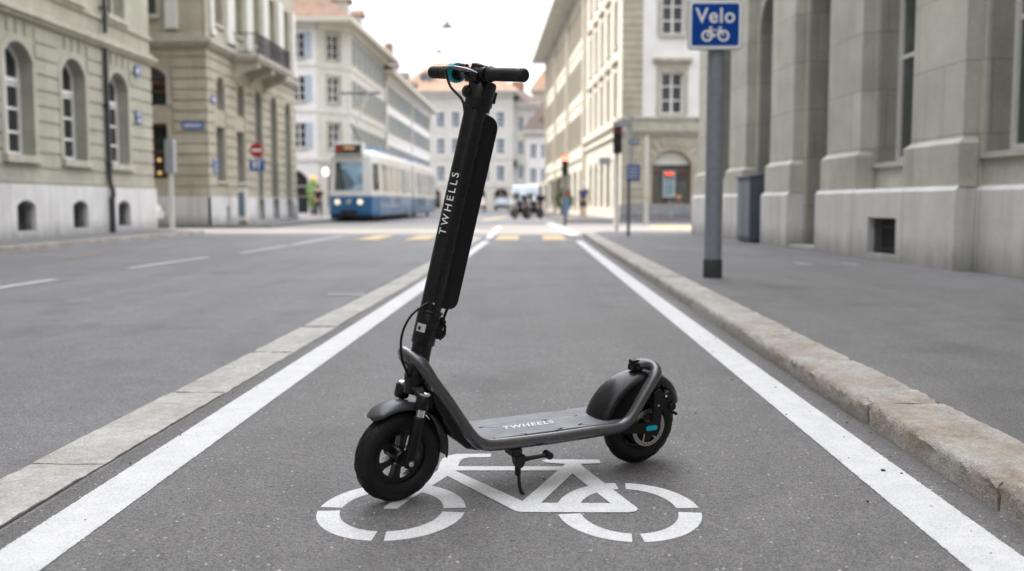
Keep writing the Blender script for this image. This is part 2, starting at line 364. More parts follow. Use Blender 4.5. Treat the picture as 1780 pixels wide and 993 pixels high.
# granite kerb right : single stones
def kerb(name,path,w,z0,z1,mat,stone_l=1.0,rad=.022,jointw=.0045,rough=.003,off=0,back=-1,until=9):
    """stones along path; path is the street-side foot line, stones lie to the right (+x) of it"""
    mb=MB(); pts=[]
    tot=sum(math.dist(a,b) for a,b in zip(path[:-1],path[1:]))
    def at(s):
        s=max(0,min(tot,s))
        for a,b in zip(path[:-1],path[1:]):
            L=math.dist(a,b)
            if s<=L+1e-9: return (a[0]+(b[0]-a[0])*s/L,a[1]+(b[1]-a[1])*s/L,(b[0]-a[0])/L,(b[1]-a[1])/L)
            s-=L
        return (b[0],b[1],(b[0]-a[0])/L,(b[1]-a[1])/L)
    s=off
    while s<tot:
        L=stone_l*(1+rnd.uniform(-.06,.06)); e=min(tot,s+L); near=at(s)[1]<until
        n=26 if near else 4; rings=[]
        wv=rnd.uniform(-.004,.004); dz=rnd.uniform(-.003,.003)
        for i in range(n+1):
            f=i/n; q=s+jointw+(e-s-2*jointw)*f; x,y,dx,dy=at(q)
            endr=0 if not near else ((.010 if z1>.05 else .003) if i in(0,n) else (.0015 if i in (1,n-1) else 0))
            prof=[(endr,z0)]
            H=z1-z0
            prof+= [(endr+wv,z0+H*.45),(endr+wv+.001,z1-rad-endr)]
            for k in range(1,5): a=PI/2*k/4; prof.append((wv+rad*(1-math.cos(a))+.002,z1-rad+rad*math.sin(a)-endr+dz))
            for k in range(1,6): prof.append((rad+(w-rad)*k/5.,z1-endr+dz))
            prof.append((w,z0))
            ring=[]
            for k,(o_,z) in enumerate(prof):
                r1=rnd.gauss(0,rough) if near and 0<k<len(prof)-1 else 0; r2=rnd.gauss(0,rough*.6) if near and 0<k<len(prof)-1 else 0
                ring.append(mb.v((x+dy*(o_+r1),y-dx*(o_+r1),z+r2)))
            rings.append(ring)
        for A,B in zip(rings[:-1],rings[1:]):
            for k in range(len(A)-1): mb.face([A[k],A[k+1],B[k+1],B[k]],True)
        mb.face(rings[0]); mb.face(rings[-1][::-1])
        s=e
    o=mb.build(name,mat,sharp=50); o['kind']='structure'; return o
kerb('kerb',[(1.218,-.37),(1.215,24.2)],.262,-.01,.09,'granite',1.0,.028,.0045,.0028)
kerb('kerb',[(1.215,24.2),(1.5,25.2),(2.2,25.6),(4.2,25.7),(14,25.9)],.25,-.01,.09,'granite',1.0)
sheet('joint_bed',[(1.24,-3),(1.47,-3),(1.47,24.1),(1.24,24.1)],.03,'joint')
kerb('kerb_strip',[(-1.585,.62),(-1.555,3.5),(-1.47,10.7),(-1.45,24)],.232,-.012,.008,'granite2',1.15,.004,.003,.0014)
sheet('joint_bed',[(-1.57,-3),(-1.35,-3),(-1.25,24),(-1.44,24)],.003,'joint')
# pavements
def slab(name,pts,z0,z1,mat):
    mb=MB(); mb.prism(pts,z0,z1,'z'); o=mb.build(name,mat); o['kind']='structure'; return o
slab('pavement',[(1.481,-8),(18,-8),(18,25.6),(4.2,25.43),(2.25,25.33),(1.72,24.97),(1.478,24.2)],-.02,.085,'pave')
kerb('kerb',[(-9.02,25.9),(-9.0,21.6),(-8.99,-8)][::-1],.25,-.01,.09,'granite',1.0,until=-99)
slab('pavement',[(-24,-8),(-9.0,-8),(-9.01,21.6),(-9.03,25.95),(-9.6,26.6),(-24,26.7)],-.02,.085,'pave')
slab('pavement',[(-24,32.4),(-9.6,32.3),(-8.9,33.0),(-8.9,62),(-24,62)],-.02,.085,'pave')
slab('pavement',[(1.3,43.6),(30,43.2),(30,60),(2.6,62),(0.2,110),(-1.0,110)],-.02,.085,'pave')
# bicycle pictogram
def picto():
    mb=MB(); z=[.0048]
    def P(pts,dz=.00015):
        z[0]+=dz; mb.poly([(x,y,z[0]) for x,y in pts])
    def arc(cx,cy,ro,ri,a0,a1,n=22):
        z[0]+=.00005; A=[];B=[]
        for i in range(n+1):
            a=R(a0+(a1-a0)*i/n); A.append(mb.v((cx+ro[0]*math.cos(a),cy+ro[1]*math.sin(a),z[0]))); B.append(mb.v((cx+ri[0]*math.cos(a),cy+ri[1]*math.sin(a),z[0])))
        for i in range(n): mb.face([A[i],A[i+1],B[i+1],B[i]])
    ro,ri=(.194,.242),(.135,.174)
    for a in ((5,176),(184,265.5),(274.5,355)): arc(-.373,2.517,ro,ri,*a)
    ro,ri=(.189,.248),(.129,.188)
    for a in ((5,85.5),(94.5,168),(190,265.5),(274.5,355)): arc(.251,2.528,ro,ri,*a)
    P([(-.396,2.535),(-.396,2.522),(-.36,2.522),(-.343,2.586),(-.243,2.870),(-.29,2.9),(-.357,2.640),(-.387,2.574)])
    P([(-.289,2.86),(-.291,2.991),(-.286,3.04),(-.272,3.072),(-.246,3.093),(-.136,3.099),(-.136,3.057),(-.20,3.052),(-.222,3.036),(-.229,3.01),(-.233,2.937),(-.236,2.86)])
    P([(-.245,2.944),(.1,2.949),(.08,2.903),(-.245,2.896)])
    P([(-.271,2.862),(-.242,2.902),(-.032,2.599),(.014,2.581),(.204,2.583),(.254,2.503),(-.034,2.501),(-.05,2.514)])
    P([(-.038,2.57),(.077,2.911),(.098,2.955),(.126,2.972),(.123,2.891),(.014,2.56)])
    P([(.027,3.012),(.032,3.025),(.04,3.03),(.208,3.030),(.209,2.988),(.149,2.978),(.132,2.925),(.08,2.911),(.098,2.977),(.042,2.992)])
    P([(.109,2.891),(.148,2.967),(.154,2.940),(.274,2.546),(.276,2.53),(.268,2.512),(.25,2.503),(.188,2.502),(.208,2.579)])
    o=mb.build('bicycle_marking','paint'); tag(o,'white stencilled bicycle symbol painted on the cycle lane under the scooter','road marking')
picto()
# loose grit on the ground
mb=MB()
for i in range(150):
    x=rnd.choice([rnd.uniform(.9,1.21),rnd.uniform(-1.3,1.2),rnd.uniform(-1.35,-1.2)]); y=rnd.uniform(2.05,6); r_=rnd.uniform(.0012,.0042)*(1 if rnd.random()>.1 else 1.7)
    q=bmesh.ops.create_icosphere(mb.bm,subdivisions=1,radius=1)
    k=rnd.choice([0,0,1])
    for v in q['verts']:
        v.co=Vector((x+v.co.x*r_*rnd.uniform(.7,1.4),y+v.co.y*r_*rnd.uniform(.7,1.3),.008+v.co.z*r_*.7))
        for f in v.link_faces: f.material_index=k
M['grit']=plain('pale_grit',(.5,.42,.33),.8,var=.3,scale=3); M['gritd']=plain('dark_grit',(.05,.045,.04),.9)
o=mb.build('loose_grit',['grit','gritd']); o['kind']='stuff'; tag(o,'fine loose grit scattered along the edge of the cycle lane','grit')
# ------------------------------------------------------------------ scooter
TH=math.atan2(.512512,.858680)
sc=thing('electric_scooter','black electric kick scooter with teal handlebar strap parked on its stand','scooter',(-.3719,2.6014,.0052),(R(6),0,TH))
AX0=Vector((.043,0,.351)); AXD=(Vector((.195,0,1.088))-AX0).normalized(); DEL=R(5.5)
SR=Matrix.Translation(AX0)@Matrix.Rotation(DEL,4,AXD)@Matrix.Translation(-AX0)
def axp(z): return AX0+AXD*((z-AX0.z)/AXD.z)
# frame in which local z runs up the steering axis, x to the rear
ez=AXD; ey=Vector((0,1,0)); ex=ey.cross(ez)
AXM=Matrix(((ex.x,ey.x,ez.x,AX0.x),(ex.y,ey.y,ez.y,AX0.y),(ex.z,ey.z,ez.z,AX0.z),(0,0,0,1)))
ST=SR@AXM    # steered stem frame: origin at z=.351
def hs(z): return (z-.351)/AXD.z
def wheel(name,c,T,side,disc=False):
    W=MB(T)
    # tyre
    cx,cy,cz=c; prof=[]
    for k in range(17):
        a=-PI*.80+PI*1.6*k/16; prof.append((.0985+.0285*math.cos(a),.0265*math.sin(a)))
    W.lathe(prof,c,'y',56,closed=True); ty=W.build('tyre','rubber',sc)
    g=MB(T)
    for off in (-.012,0,.012):
        pts=[]
        for i in range(120):
            a=2*PI*i/120; yy=off+.0042*math.sin(a*18+off*200); rr=.0985+.0285*math.sqrt(max(0,1-(yy/.0265)**2))-.0004
            pts.append((cx+rr*math.cos(a),cy+yy,cz+rr*math.sin(a)))
        g.tube(pts,.0017,5,closed=True)
    for i in range(40):
        a=2*PI*i/40
        for sg in (-1,1):
            pts=[]
            for j in range(5):
                yy=sg*(.014+.0095*j/4); aa=a+.05*j/4; rr=.0985+.0285*math.sqrt(max(0,1-(yy/.0265)**2))-.0003
                pts.append((cx+rr*math.cos(aa),cy+yy,cz+rr*math.sin(aa)))
            g.tube(pts,.0015,5)
    g.build('tread','tread',ty)
    rm=MB(T)
    rm.lathe([(.0865,-.021),(.0865,.021),(.0835,.021),(.080,.014),(.0785,.010),(.0615,.009),(.0615,-.009),(.0785,-.010),(.080,-.014),(.0835,-.021)],c,'y',56,closed=True)
    if not disc:
        for i in range(6):
            a=2*PI*i/6+.35
            P_=[]
            for sg_,rs in ((-1,(.018,.035,.052,.061,.068)),(1,(.068,.061,.052,.035,.018))):
                for rr in rs:
                    hw=.0125 if rr<.05 else (.0135 if rr<.055 else (.017 if rr<.065 else .026))
                    da=sg_*math.asin(min(.5,hw*.75/rr)) ; P_.append((cx+rr*math.cos(a+da),cz+rr*math.sin(a+da)))
            rm.prism(P_,cy-.011,cy+.011,'y')
    rm.lathe([(.0,-.030),(.019,-.030),(.0235,-.026),(.026,-.012),(.026,.012),(.0235,.026),(.019,.030),(0,.030)] if not disc else [(0,-.03),(.045,-.028),(.062,-.02),(.068,-.008),(.078,-.006),(.078,.006),(.068,.01),(.05,.028),(0,.03)],c,'y',40)
    rim=rm.build('rim','blk',sc)
    return ty,rim
FW=(0,0,.127); RW=(.806,0,.127)
wheel('front',FW,SR,-1); wheel('rear',RW,None,-1,True)
# front fork
f=MB(ST)
AXL=AXM.inverted()@Vector(FW)   # axle in stem frame
xl=.006
for sg in (-1,1):
    y=sg*.058
    f.tube([(xl,y,hs(.272)),(xl,y,hs(.276)),(xl,y,hs(.304)),(xl,y,hs(.309))],[.0185,.0208,.0208,.0185],20)
arch=[]
for k in range(13):
    t=-1+2*k/12; arch.append((xl+.004,t*.058,hs(.294)+.024*(1-t*t)-.004*abs(t)))
f.tube(arch,[.013+.009*(1-abs(-1+2*k/12)) for k in range(13)],12,flat=(.8,1.3))
f.tube([(0,0,hs(.298)),(0,0,hs(.318)),(0,0,hs(.340))],[.022,.024,.029],24)
f.build('fork_crown','blk',sc)
for sg in (-1,1):
    y=sg*.058; leg=MB(ST); a=Vector((xl,y,hs(.250))); b=Vector((AXL.x,y*1.0,AXL.z))
    d=(b-a).normalized()
    leg.tube([a-d*.002,a,a+d*.004,a.lerp(b,.5),b-d*.02,b+d*.006,b+d*.016],[.0145,.0168,.0178,.0162,.0155,.0145,.008],20)
    lg=leg.build('fork_leg','blk2',sc)
    ch=MB(ST); ch.tube([(xl,y,hs(.245)),(xl,y,hs(.28))],.0128,20); ch.build('stanchion','chrome',lg)
    cp=MB(ST); cp.tube([(xl,y,hs(.308)),(xl,y,hs(.314)),(xl,y,hs(.317))],[.0158,.0158,.0105],20); cp.build('fork_cap','chrome',lg)
    nt=MB(ST); nt.lathe([(.0,sg*.020),(.004,sg*.020),(.004,sg*.016),(.0075,sg*.0158),(.0085,sg*.012),(.0085,0),(0,0)],(b.x,y,b.z),'y',24); nt.build('axle_nut','chrome',lg)
def fender(T,c,r0,r1,a0,a1,w0,w1,dep,mat,name,n=40,thick=.0022,m=16,tipn=6,fn=None):
    mb=MB(T); outer=[];inner=[]
    for i in range(n+1):
        f_=i/n; a=R(a0+(a1-a0)*f_); rr=r0+(r1-r0)*f_; w=w0+(w1-w0)*f_; dd=dep
        if fn: rr,w,dd=fn(f_,rr,w,dd)
        O=[];I=[]
        for k in range(m+1):
            t=-1+2*k/m; ph=t*PI/2
            yy=w*math.sin(ph); dr=-dd*(1-math.cos(ph)**.8 if abs(t)<1 else 1)
            for L_,q in ((O,0),(I,-thick)):
                R_=rr+dr+q; L_.append(mb.v((c[0]+R_*math.cos(a),c[1]+(yy*(1+q*8)),c[2]+R_*math.sin(a))))
        outer.append(O); inner.append(I)
    for i in range(n):
        for k in range(m):
            mb.face([outer[i][k],outer[i][k+1],outer[i+1][k+1],outer[i+1][k]],True); mb.face([inner[i][k+1],inner[i][k],inner[i+1][k],inner[i+1][k+1]],True)
        for k in(0,m): mb.face([outer[i][k],outer[i+1][k],inner[i+1][k],inner[i][k]])
    for i in(0,n):
        for k in range(m): mb.face([outer[i][k],outer[i][k+1],inner[i][k+1],inner[i][k]])
    return mb.build(name,mat,sc)
def ff(f_,rr,w,dd):
    w=w*min(1,(.12+f_*5.5)**.5) ; return rr,w,dd
fender(SR,FW,.158,.150,128,62,.036,.036,.014,'fend','front_fender',fn=ff)
fender(SR,FW,.151,.147,80,-8,.031,.031,.012,'blk','front_fender',fn=lambda f_,rr,w,dd:(rr,w,dd))
# head tube, collar, stem
h=MB(ST)
h.tube([(0,0,hs(.328)),(0,0,hs(.338)),(0,0,hs(.350)),(0,0,hs(.40)),(0,0,hs(.435))],[.0265,.0295,.0295,.0275,.0265],32)
h.build('head_tube','blk',sc)
c=MB(ST)
c.tube([(0,0,hs(.432)),(0,0,hs(.435)),(0,0,hs(.514)),(0,0,hs(.517))],[.030,.032,.032,.031],36)
c.tube([(0,0,hs(.517)),(0,0,hs(.519)),(0,0,hs(.523)),(0,0,hs(.525))],[.034,.0352,.0352,.034],36)
co=c.build('folding_collar','blk',sc)
l=MB(ST)
l.box(.026,.043,-.016,.016,hs(.452),hs(.512)); 
l.tube([(.042,-.017,hs(.466)),(.042,.017,hs(.466))],.0125,18)
l.tube([(.040,-.02,hs(.50)),(.040,.02,hs(.50))],.006,12); l.tube([(.047,0,hs(.508)),(.052,0,hs(.535))],.004,10)
l.tube([(.03,-.0175,hs(.505)),(.045,-.0185,hs(.49)),(.05,-.0175,hs(.468)),(.038,-.0175,hs(.452))],.0045,8)
l.build('latch','blk2',co,bevel=.0015)
lb=MB(ST)
def cyl(ang,z,r): return (-math.sin(ang)*r,-math.cos(ang)*r,z)
n=8
def patch(mb,a0,a1,z0,z1,r,n=8):
    for i in range(n):
        A=a0+(a1-a0)*i/n;B=a0+(a1-a0)*(i+1)/n
        mb.face([mb.v(cyl(A,z0,r)),mb.v(cyl(B,z0,r)),mb.v(cyl(B,z1,r)),mb.v(cyl(A,z1,r))])
patch(lb,R(35),R(82),hs(.466),hs(.488),.0325)
lb.mi=1; patch(lb,R(58),R(72),hs(.4705),hs(.4805),.0329)
lb.build('sticker',['label','blk'],co)
s=MB(ST)
ov=lambda z,r: (0,0,hs(z))
s.tube([(0,0,hs(.524)),(0,0,hs(.55)),(0,0,hs(.80)),(0,0,hs(1.062))],[.0285,.0285,.0292,.030],48)
stem=s.build('stem','blk',sc)
# text on the stem
tx=MB(ST); RT=.0302
def wrap(v): return Vector(cyl(R(60)+v.y/RT,hs(.806)+v.x,RT))
text_into(tx,'TWHELLS',.030,wrap,bold=.0001,space=1.42,sub=.01)
tx.build('lettering','letter',stem)
# battery cover behind the stem : rounded panel in the x-z plane
bp=MB(ST); a0,a1=hs(.535),hs(1.05); pts=[(.012,a0)]
def rc(cx,cz,r,s0,s1,n=8): return [(cx+r*math.cos(R(s0+(s1-s0)*i/n)),cz+r*math.sin(R(s0+(s1-s0)*i/n))) for i in range(n+1)]
pts=[(.012,a0)]+rc(.069-.026,a0+.026,.026,-90,0)+rc(.069-.034,a1-.034,.034,0,75)+[(.012,a1+.004)]
bp.prism(pts,-.0215,.0215,'y'); bc=bp.build('battery_cover','blk2',sc,bevel=.004,seg=3)
gr=MB(ST)
for k,(z0,z1) in enumerate(((.60,.66),(.70,.78),(.83,.90),(.93,.985))):
    gr.tube([(.066,-.0212,hs(z0)),(.058,-.0216,hs((z0*2+z1)/3)),(.060,-.0216,hs((z0+2*z1)/3)),(.067,-.0212,hs(z1))],.0007,5)
gr.tube([(.0285,-.0217,hs(.545)),(.0285,-.0217,hs(1.045))],.0008,5)
gr.build('panel_line','tread',bc)
hd=MB(ST)
hd.tube([(.002,0,hs(1.055)),(.002,0,hs(1.058)),(.003,0,hs(1.09)),(.004,0,hs(1.125)),(.004,0,hs(1.132))],[.0315,.0325,.0335,.0345,.031],40,flat=(1.1,1.0),up=(1,0,0))
hd.box(.03,.0465,-.014,.014,hs(1.083),hs(1.113)); hd.box(.03,.040,-.012,.012,hs(1.068),hs(1.09))
hd.lathe([(0,-.012),(.0115,-.012),(.012,-.009),(.012,.009),(0,.009)],(-.031,.004,hs(1.095)),'y',24)
hd.lathe([(.017,-.006),(.017,.010),(.008,.010),(.008,-.006)],(-.029,.006,hs(1.097)),'y',24,closed=True)
head=hd.build('stem_head','blk',sc,bevel=.0015)
# handlebar
zb=hs(1.146); xb=-.018
b=MB(ST); b.tube([(xb,-.08,zb),(xb,.13,zb)],.0115,20)
b.tube([(xb,-.045,zb),(xb,.045,zb)],.0185,24)
b.box(xb-.02,xb+.03,-.026,.026,hs(1.122),zb-.004)
b.tube([(xb+.004,-.012,zb+.008),(xb+.004,-.012,zb+.022)],.017,20); 
hb=b.build('handlebar','blk2',sc,bevel=.0015)
def grip(y0,y1):
    g=MB(ST); n=60; P=[];Rr=[]
    for i in range(n+1):
        t=i/n; y=y0+(y1-y0)*t; r=.0172
        if .50<t<.86: r-=.0014*(.5-.5*math.cos((t-.50)/.36*2*PI*7))
        if t<.06: r+=.0035*(1-t/.06*.7)
        if t>.97: r-=.004*(t-.97)/.03
        P.append((xb,y,zb)); Rr.append(r)
    g.tube(P,Rr,28); return g.build('grip','rubber',hb)
grip(-.062,-.212); grip(.100,.238)
t_=MB(ST); t_.lathe([(.0195,-.013),(.0262,-.013),(.0275,0),(.0262,.013),(.0195,.013)],(xb,.113,zb+.001),'y',32,closed=True)
ts=t_.build('teal_strap','teal',hb)
lv=MB(ST)
lv.tube(smooth([(xb-.018,-.03,zb-.004),(xb-.034,0,zb+.001),(xb-.042,.05,zb+.004),(xb-.040,.10,zb+.004),(xb-.036,.122,zb+.006)],5),[.006]*3+[.0085]*8+[.007]*6+[.004]*3+[.003],10,flat=(.55,1.3))
lv.tube([(xb-.004,.03,zb),(xb-.030,.03,zb)],.012,14); lv.build('brake_lever','gun',hb)
bl=MB(ST); bl.tube([(xb+.002,.012,zb+.012),(xb+.002,.012,zb+.024),(xb+.002,.012,zb+.027)],[.018,.0165,.011],20); bl.tube([(xb-.01,.045,zb+.016),(xb-.012,.075,zb+.017)],.0065,10)
bl.build('bell','blk2',hb)
cb=MB(ST)
cb.tube(smooth([(xb-.028,.118,zb+.006),(xb-.034,.100,zb-.012),(xb-.030,.07,zb-.045),(-.034,.025,hs(1.075)),(-.030,.004,hs(1.045)),(-.028,0,hs(1.02))],6),.0036,10)
cb.build('brake_cable','blk2',sc)
cb=MB(SR)
cb.tube(smooth([(.082,-.012,.556),(.060,-.016,.548),(.008,-.024,.520),(-.020,-.028,.470),(-.018,-.028,.410),(.006,-.020,.362),(.028,-.01,.34)],7),.0032,10)
cb.tube([(.086,-.012,.560),(.070,-.014,.552)],.0055,10)
cb.build('brake_cable','blk2',sc)
# main frame loop
side=lambda s:[(.034,.055*s,.392),(.062,.072*s,.345),(.100,.083*s,.292),(.146,.090*s,.225),(.176,.092*s,.186),(.200,.092*s,.166),(.232,.092*s,.157),(.30,.092*s,.154),(.413,.092*s,.152),(.53,.092*s,.153),(.640,.092*s,.156),(.676,.092*s,.163),(.704,.091*s,.183),(.745,.088*s,.240),(.783,.083*s,.299),(.803,.070*s,.322),(.818,.045*s,.332)]
far=[(.66,.080,.146),(.53,.082,.146),(.30,.082,.147),(.24,.082,.152),(.20,.082,.166),(.176,.080,.186),(.146,.078,.225),(.100,.074,.292),(.062,.066,.345),(.034,.052,.384)]
near=side(-1)[:-3]+[(.785,-.082,.292),(.803,-.070,.308),(.812,-.046,.316),(.806,-.022,.319),(.788,-.004,.317),(.772,0,.312)]
fr=MB(); fr.tube(smooth(far+[(.020,.034,.404),(.011,0,.408),(.018,-.034,.405)]+near,6),.0168,20)
frame=fr.build('frame_tube','gun',sc)
# neck between the tubes and underside tray
nk=MB()
def sweep(sec,wd,th,mb):
    rings=[]
    for (x,z,w,t_) in sec: rings.append([mb.v((x,-w,z)),mb.v((x,w,z)),mb.v((x-t_*.75,w*.8,z-t_)),mb.v((x-t_*.75,-w*.8,z-t_))])
    for A,B in zip(rings[:-1],rings[1:]):
        for k in range(4): mb.face([A[k],A[(k+1)%4],B[(k+1)%4],B[k]])
    mb.face(rings[0]); mb.face(rings[-1][::-1])
sweep([(.066,.348,.028,.018),(.090,.318,.050,.026),(.130,.262,.066,.034),(.170,.208,.070,.038),(.205,.176,.072,.036),(.240,.160,.072,.030),(.30,.152,.072,.022)],0,0,nk)
nk.build('neck','fendr',sc,bevel=.006,seg=3)
tr=MB(); tr.prism([(.24,-.076),(.69,-.076),(.69,.076),(.24,.076)],.134,.1605,'z'); tr.build('battery_tray','blk2',sc,bevel=.004)
dk=MB(); dk.prism([(.205,-.074)]+[(.70,-.074),(.715,-.05),(.66,-.038),(.648,0),(.66,.038),(.715,.05),(.70,.086),(.205,.086)],.160,.1675,'z')
deck=dk.build('deck','deck',sc,bevel=.002)
tx=MB()
# letters lie flat on the deck, reading from the front to the rear
text_into(tx,'TWHEELS',.034,lambda v:Vector((.400+v.x,-.006+v.y,.1681)),bold=.0012,space=1.22,shear=.35)
M['letter2']=plain('worn_deck_lettering',(.55,.56,.58),.6,var=.1,scale=60); tx.build('lettering','letter2',deck)
# rear fender
def rf(f_,rr,w,dd):
    if f_>.72: w=w*(1-.62*((f_-.72)/.28)**1.6); rr=rr-.004*(f_-.72)
    return rr,w,dd
fender(None,(.803,0,.127),.184,.160,168,22,.056,.048,.030,'fendr','rear_fender',fn=rf,n=56)
sk=MB()
# mudguard side skirt, near and far side
for sg in(-1,1):
    pts=[]
    outer=[(.806+.151*math.cos(R(a)),.127+.151*math.sin(R(a))) for a in range(168,70,-7)]; inner=[(.806+.118*math.cos(R(a)),.127+.118*math.sin(R(a))) for a in range(75,168,7)]
    sk.prism(outer+inner,sg*.050,sg*.0535,'y')
sk.build('fender_skirt','blk2',sc)
tl=MB(); tl.box(.758,.796,-.015,.015,.298,.318); tl.box(.762,.784,-.018,.018,.312,.324); tl.box(.758,.786,-.013,.013,.320,.332); tl.build('tail_hook','blk2',sc,bevel=.003)
# dropout, reflector, disc brake
for sg in(-1,1):
    d=MB(); d.prism([(.675,.128),(.675,.165),(.70,.160),(.79,.150),(.797,.165),(.795,.245),(.818,.255),(.835,.235),(.83,.15),(.825,.120),(.81,.108),(.79,.112),(.76,.122)],sg*.070,sg*.080,'y')
    dr=d.build('dropout','blk2',sc,bevel=.003)
    if sg<0:
        q=MB(); q.prism([(.773,.129)]+rc(.806,.1365,.0075,-90,90,6)+rc(.779,.1365,.0075,90,270,6),-.0815,-.084,'y'); q.build('teal_reflector','teal',dr)
dc=MB(); cdisc=(RW[0],-.050,RW[2])
dc.lathe([(.047,-.001),(.060,-.001),(.060,.001),(.047,.001)],cdisc,'y',64,closed=True)
for i in range(6):
    a=2*PI*i/6
    pts=[(cdisc[0]+rr*math.cos(a+da),cdisc[1],cdisc[2]+rr*math.sin(a+da)) for rr,da in ((.018,-.25),(.028,0),(.038,.12),(.049,.15))]
    dc.tube(pts,[.004,.003,.003,.004],6,flat=(.35,1),up=(0,1,0))
dc.lathe([(.008,-.0012),(.021,-.0012),(.021,.0012),(.008,.0012)],cdisc,'y',32,closed=True)
dco=dc.build('brake_disc','disc',sc)
hl=MB()
for i in range(48):
    a=2*PI*i/48; rr=.0515+.004*(i%2)
    hl.lathe([(0,0),(.0016,0)],(cdisc[0]+rr*math.cos(a),cdisc[1]-.0013,cdisc[2]+rr*math.sin(a)),'y',6)
hl.build('disc_holes','tread',dco)
cl=MB(); cl.prism([(.838,.170),(.868,.172),(.880,.195),(.872,.225),(.852,.246),(.834,.236),(.832,.2)],-.079,-.045,'y'); cl.tube([(.866,-.086,.196),(.866,-.04,.196)],.0125,18); cl.tube([(.850,-.083,.226),(.850,-.05,.226)],.009,14); cl.tube([(.872,-.08,.178),(.886,-.082,.170)],.005,8)
cal=cl.build('brake_caliper','blk2',sc,bevel=.002)
bo=MB()
for p in ((.838,-.082,.232),(.812,-.082,.205)): bo.lathe([(0,-.002),(.0035,-.002),(.0035,.002)],p,'y',12)
bo.build('bolt','chrome',cal)
cb=MB(); cb.tube(smooth([(.852,-.06,.238),(.835,-.055,.262),(.79,-.052,.240),(.745,-.056,.200),(.71,-.06,.17)],6),.003,8); cb.build('brake_cable','blk2',sc)
# small screws
for (p_,T_) in (((-.012,-.0265,hs(.545)),ST),((.010,-.0308,hs(.505)),ST),((.010,-.0308,hs(.478)),ST)):
    mb=MB(T_); mb.lathe([(0,-.0025),(.0028,-.0025),(.0032,0)],p_,'y',12); mb.build('screw','chrome' if p_[0]<0 else 'tread',sc)
# kickstand
k=MB(); k.box(.294,.326,-.108,-.062,.118,.140); k.prism([(.300,.12),(.336,.12),(.336,.098),(.328,.084),(.312,.084),(.304,.1)],-.112,-.088,'y')
ks=k.build('kickstand_bracket','blk2',sc,bevel=.003)
k=MB(); k.tube([(.318,-.100,.088),(.319,-.103,.062),(.320,-.104,.060)],[.0078,.007,.0048],14)
for q in range(4): k.tube([(.318,-.1003-.0005*q,.084-.006*q),(.318,-.1003-.0005*q,.081-.006*q)],.009,14)
k.tube(smooth([(.320,-.104,.062),(.320,-.111,.035),(.323,-.117,.018),(.330,-.123,.0085),(.336,-.125,.0065)],5),[.0048]*12+[.0055]*9,12,cap=True)
k.build('kickstand_leg','blk2',sc)
k=MB(); k.tube([(.332,-.103,.106),(.35,-.108,.109),(.385,-.116,.1135),(.395,-.118,.115)],[.0085,.0062,.0058,.0068],12); k.tube([(.402,-.133,.116),(.402,-.106,.116)],.0105,18); k.build('kickstand_pedal','blk2',sc)
# ------------------------------------------------------------------ facades
def fmat(x,y,deg,z=0): return Matrix.Translation((x,y,z))@Matrix.Rotation(R(deg),4,'Z')
def toplocal(o,u,n=8):
    u0,u1,z0,z1,ri=o
    if ri<=0: return z1
    c=(u0+u1)/2; hw=(u1-u0)/2; r_=(hw*hw+ri*ri)/(2*ri); dx=max(-hw,min(hw,u-c)); return z1-r_+math.sqrt(max(0,r_*r_-dx*dx))
def outline(w,h,ri,ins=0,n=10):
    """closed outline of an opening of width w, height h, arched crown rise ri; origin bottom-left"""
    if ri<=0: return [(ins,ins),(w-ins,ins),(w-ins,h-ins),(ins,h-ins)]
    hw=w/2; r_=(hw*hw+ri*ri)/(2*ri); cz=h-r_; rr=r_-ins; hw2=hw-ins; pts=[(ins,ins),(w-ins,ins)]
    a=math.asin(min(1,hw2/rr))
    for i in range(n+1):
        t=a-2*a*i/n; pts.append((w/2+rr*math.sin(t),cz+rr*math.cos(t)))
    return pts
def wall(mb,L,z0,z1,ops,r=.25,u0=0,y=0,rmi=0):
    us={u0,u0+L}
    for o in ops:
        n=8 if o[4]>0 else 1
        for i in range(n+1): us.add(round(o[0]+(o[1]-o[0])*i/n,5))
    us=sorted(us)
    for a,b in zip(us[:-1],us[1:]):
        m=(a+b)/2; cur=[o for o in ops if o[0]<m<o[1]]; cur.sort(key=lambda o:o[2]); za=zb_=z0
        for o in cur:
            if o[2]>za+1e-6 or o[2]>zb_+1e-6: mb.poly([(a,y,za),(b,y,zb_),(b,y,o[2]),(a,y,o[2])])
            za,zb_=toplocal(o,a),toplocal(o,b)
        mb.poly([(a,y,za),(b,y,zb_),(b,y,z1),(a,y,z1)])
    for o in ops:
        pts=[(o[0]+p[0],o[2]+p[1]) for p in outline(o[1]-o[0],o[3]-o[2],o[4],0,8)]
        n=len(pts)
        for i in range(n):
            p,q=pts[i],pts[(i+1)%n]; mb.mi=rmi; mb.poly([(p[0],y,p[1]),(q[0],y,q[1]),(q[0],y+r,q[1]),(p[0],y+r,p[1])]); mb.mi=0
def rustic(mb,L,z0,z1,ops,step=.36,gap=.07,prot=.035,u0=0,marg=.0):
    z=z0
    while z<z1-.05:
        e=min(z+step-gap,z1); iv=[(u0,u0+L)]
        for o in ops:
            if o[2]-.02<e and o[3]+marg>z:
                if o[4]>0 and z>o[3]-o[4]*1.0 and False: continue
                new=[]
                for a,b in iv:
                    if o[1]+marg<=a or o[0]-marg>=b: new.append((a,b)); continue
                    if o[0]-marg>a: new.append((a,o[0]-marg))
                    if o[1]+marg<b: new.append((o[1]+marg,b))
                iv=new
        for a,b in iv:
            if b-a>.03: mb.box(a,b,-prot,.03,z,e)
        z+=step
_wc={}
